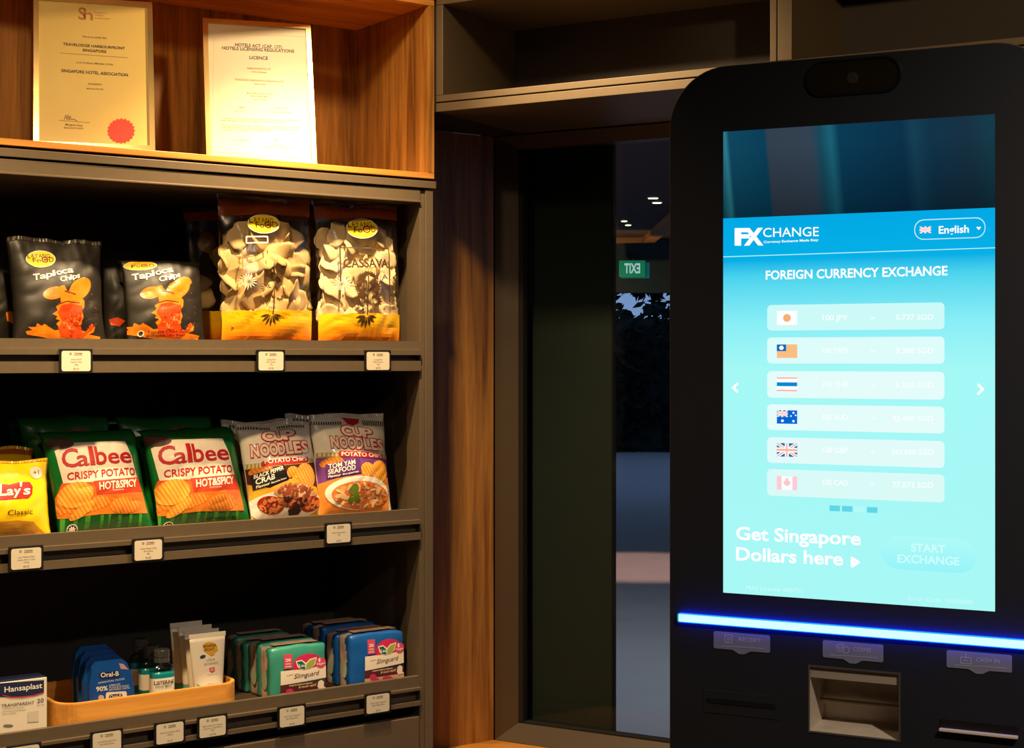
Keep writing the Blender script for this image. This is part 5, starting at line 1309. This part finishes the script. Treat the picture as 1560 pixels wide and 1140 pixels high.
# slot labels
LBL = mat('grey_slot_label', (118, 118, 126), .5, noise_amt=.05); LTX = ink((176, 176, 182))
A8 = Art(kroot, 0, K8)
for (x0, y0, x1, y1, word, tx0, tx1, ty, nm) in ((220, 118, 463, 200, 'RECEIPT', 328, 424, 162, 'receipt_label'), (691, 157, 952, 240, 'COINS', 822, 898, 204, 'coins_label'), (1226, 200, 1508, 290, 'CASH IN', 1353, 1455, 250, 'cash_label')):
    sl = .075
    pa = kp(K8[0] + x0 / K8[2], K8[1] + y0 / K8[2]); pb = kp(K8[0] + x1 / K8[2], K8[1] + y0 / K8[2]); zb = kp(K8[0] + x0 / K8[2], K8[1] + (y0 + 74) / K8[2])[1]
    xm = (pa[0] + pb[0]) / 2; wq = (pb[0] - pa[0])
    pts = rrect(pa[0], zb, pb[0], pa[1], .002, 3)
    pts = [p for p in pts]
    # pointed lower edge
    i0 = max(range(len(pts)), key=lambda i: (-pts[i][1], pts[i][0]))
    low = [(xm - wq * .16, zb), (xm - wq * .05, zb - .006), (xm + wq * .05, zb - .006), (xm + wq * .16, zb)]
    outline = [q_ for q_ in pts if q_[1] > zb + 1e-6 and q_[0] < xm][:: 1]
    left_low = (pa[0] + .002, zb); right_low = (pb[0] - .002, zb)
    outline = [left_low] + low + [right_low, (pb[0], zb + .002), (pb[0], pa[1] - .002), (pb[0] - .002, pa[1]), (pa[0] + .002, pa[1]), (pa[0], pa[1] - .002), (pa[0], zb + .002)]
    bm = bmesh.new(); prism(bm, outline, 'y', -.0012, -.0001); lb = obj(nm, bm, LBL, kroot)
    At = Art(kroot, -.0012, K8, parent=lb)
    At.texts('lettering', [(word, tx0, ty, tx1, ty + (tx1 - tx0) * .07, 17)], LTX, 1, .004)
    At.polys('underline', At.line([(x0 + 35, y0 + 62 + 2), (x1 - 25, y0 + 62 + (x1 - x0 - 40) * .07)], 2.5), LTX, 1)
    ix = tx0 - 42; iy = ty - 10
    if word == 'RECEIPT': L2 = At.line([(ix - 18, iy - 18), (ix + 14, iy - 16), (ix + 14, iy + 18), (ix - 18, iy + 16), (ix - 18, iy - 18)], 3) + At.line([(ix - 10, iy - 6), (ix + 8, iy - 5)], 3) + At.line([(ix - 10, iy + 2), (ix + 8, iy + 3)], 3) + At.line([(ix - 10, iy + 10), (ix + 4, iy + 11)], 3)
    elif word == 'COINS': L2 = At.line(At.ell(ix - 14, iy - 12, 16, 6, 0, 12) + [(ix + 2, iy - 12)], 3) + At.line([(ix - 30, iy - 4), (ix - 14, iy + 2), (ix + 2, iy - 3)], 3) + At.line([(ix - 30, iy + 6), (ix - 14, iy + 12), (ix - 2, iy + 8)], 3) + At.line(At.ell(ix + 12, iy + 6, 13, 14, 0, 14) + [(ix + 25, iy + 6)], 3)
    else: L2 = At.line([(ix - 24, iy - 10), (ix + 20, iy - 7), (ix + 20, iy + 20), (ix - 24, iy + 17), (ix - 24, iy - 10)], 3) + At.line([(ix - 2, iy - 24), (ix - 2, iy - 2)], 3) + At.line([(ix - 12, iy + 4), (ix + 8, iy + 6)], 3)
    At.polys('icon', L2, LTX, 1)

# receipt slot
def kbox(px0, py0, px1, py1):
    a = kp(px0, py0); b = kp(px1, py0); return a[0], b[0], kp(px0, py1)[1], a[1]
x0, x1, z0, z1 = kbox(1071.7, 1050, 1188, 1085)
rs = obj('receipt_slot', boxes((x0, x1, -.0010, -.0001, z0, z1), bev=.0004), KBODY, kroot)
x0, x1, z0, z1 = kbox(1077, 1062, 1182, 1070)
obj('slot_mouth', boxes((x0, x1, -.0022, -.0011, z0, z1), bev=.0004), mat('slot_black', (5, 5, 6), .5), rs)
# coin tray
x0, x1, z0, z1 = ca[0], cb_[0], cz0, cz1
STEEL = mat('brushed_steel_tray', (196, 182, 164), .5, metal=.2, noise_amt=.15, noise_scale=60)
bm = bmesh.new()
V = [bm.verts.new(p) for p in ((x0, .002, z0), (x1, .002, z0), (x1, .002, z1), (x0, .002, z1), (x0 + .004, .078, z0 + .006), (x1 - .004, .078, z0 + .006), (x1 - .004, .078, z1 - .004), (x0 + .004, .078, z1 - .004), (x0 + .004, .060, z0 + .004), (x1 - .004, .060, z0 + .004))]
for f in ((0, 1, 5, 4), (1, 2, 6, 5), (2, 3, 7, 6), (3, 0, 4, 7), (4, 5, 6, 7)): bm.faces.new([V[i] for i in f])
bmesh.ops.delete(bm, geom=[v for v in bm.verts if not v.link_faces], context='VERTS')
ct = obj('coin_tray', bm, STEEL, kroot)
bm = bmesh.new(); prism(bm, [(x0 - .002, z0 - .002), (x1 + .002, z0 - .002), (x1 + .002, z1 + .002), (x0 - .002, z1 + .002)], 'y', -.0012, -.0001, [[(x0 + .0008, z0 + .0008), (x1 - .0008, z0 + .0008), (x1 - .0008, z1 - .0008), (x0 + .0008, z1 - .0008)]]); obj('tray_rim', bm, mat('tray_rim_steel', (150, 140, 126), .3, metal=.8), ct)
obj('tray_flap', boxes((x0 + .0012, x1 - .0012, .0035, .0045, z1 - .0185, z1 - .001)), mat('tray_flap_steel', (214, 200, 180), .35, metal=.6), ct)
obj('tray_ledge', boxes((x0 + .0045, x1 - .0045, .055, .070, z0 + .036, z0 + .041), bev=.001), STEEL, ct)
# cash slot
x0, x1, z0, z1 = kbox(1432, 1094.5, 1551.6, 1112)
cs = obj('cash_slot', boxes((x0, x1, -.0014, -.0001, z0, z1), bev=.0004), mat('slot_black', (5, 5, 6), .5), kroot)
obj('slot_lip', boxes((x0, x1, -.010, -.0003, z0 - .0005, z0 + .0036), bev=.0008), mat('pale_slot_lip', (206, 190, 166), .35), cs)
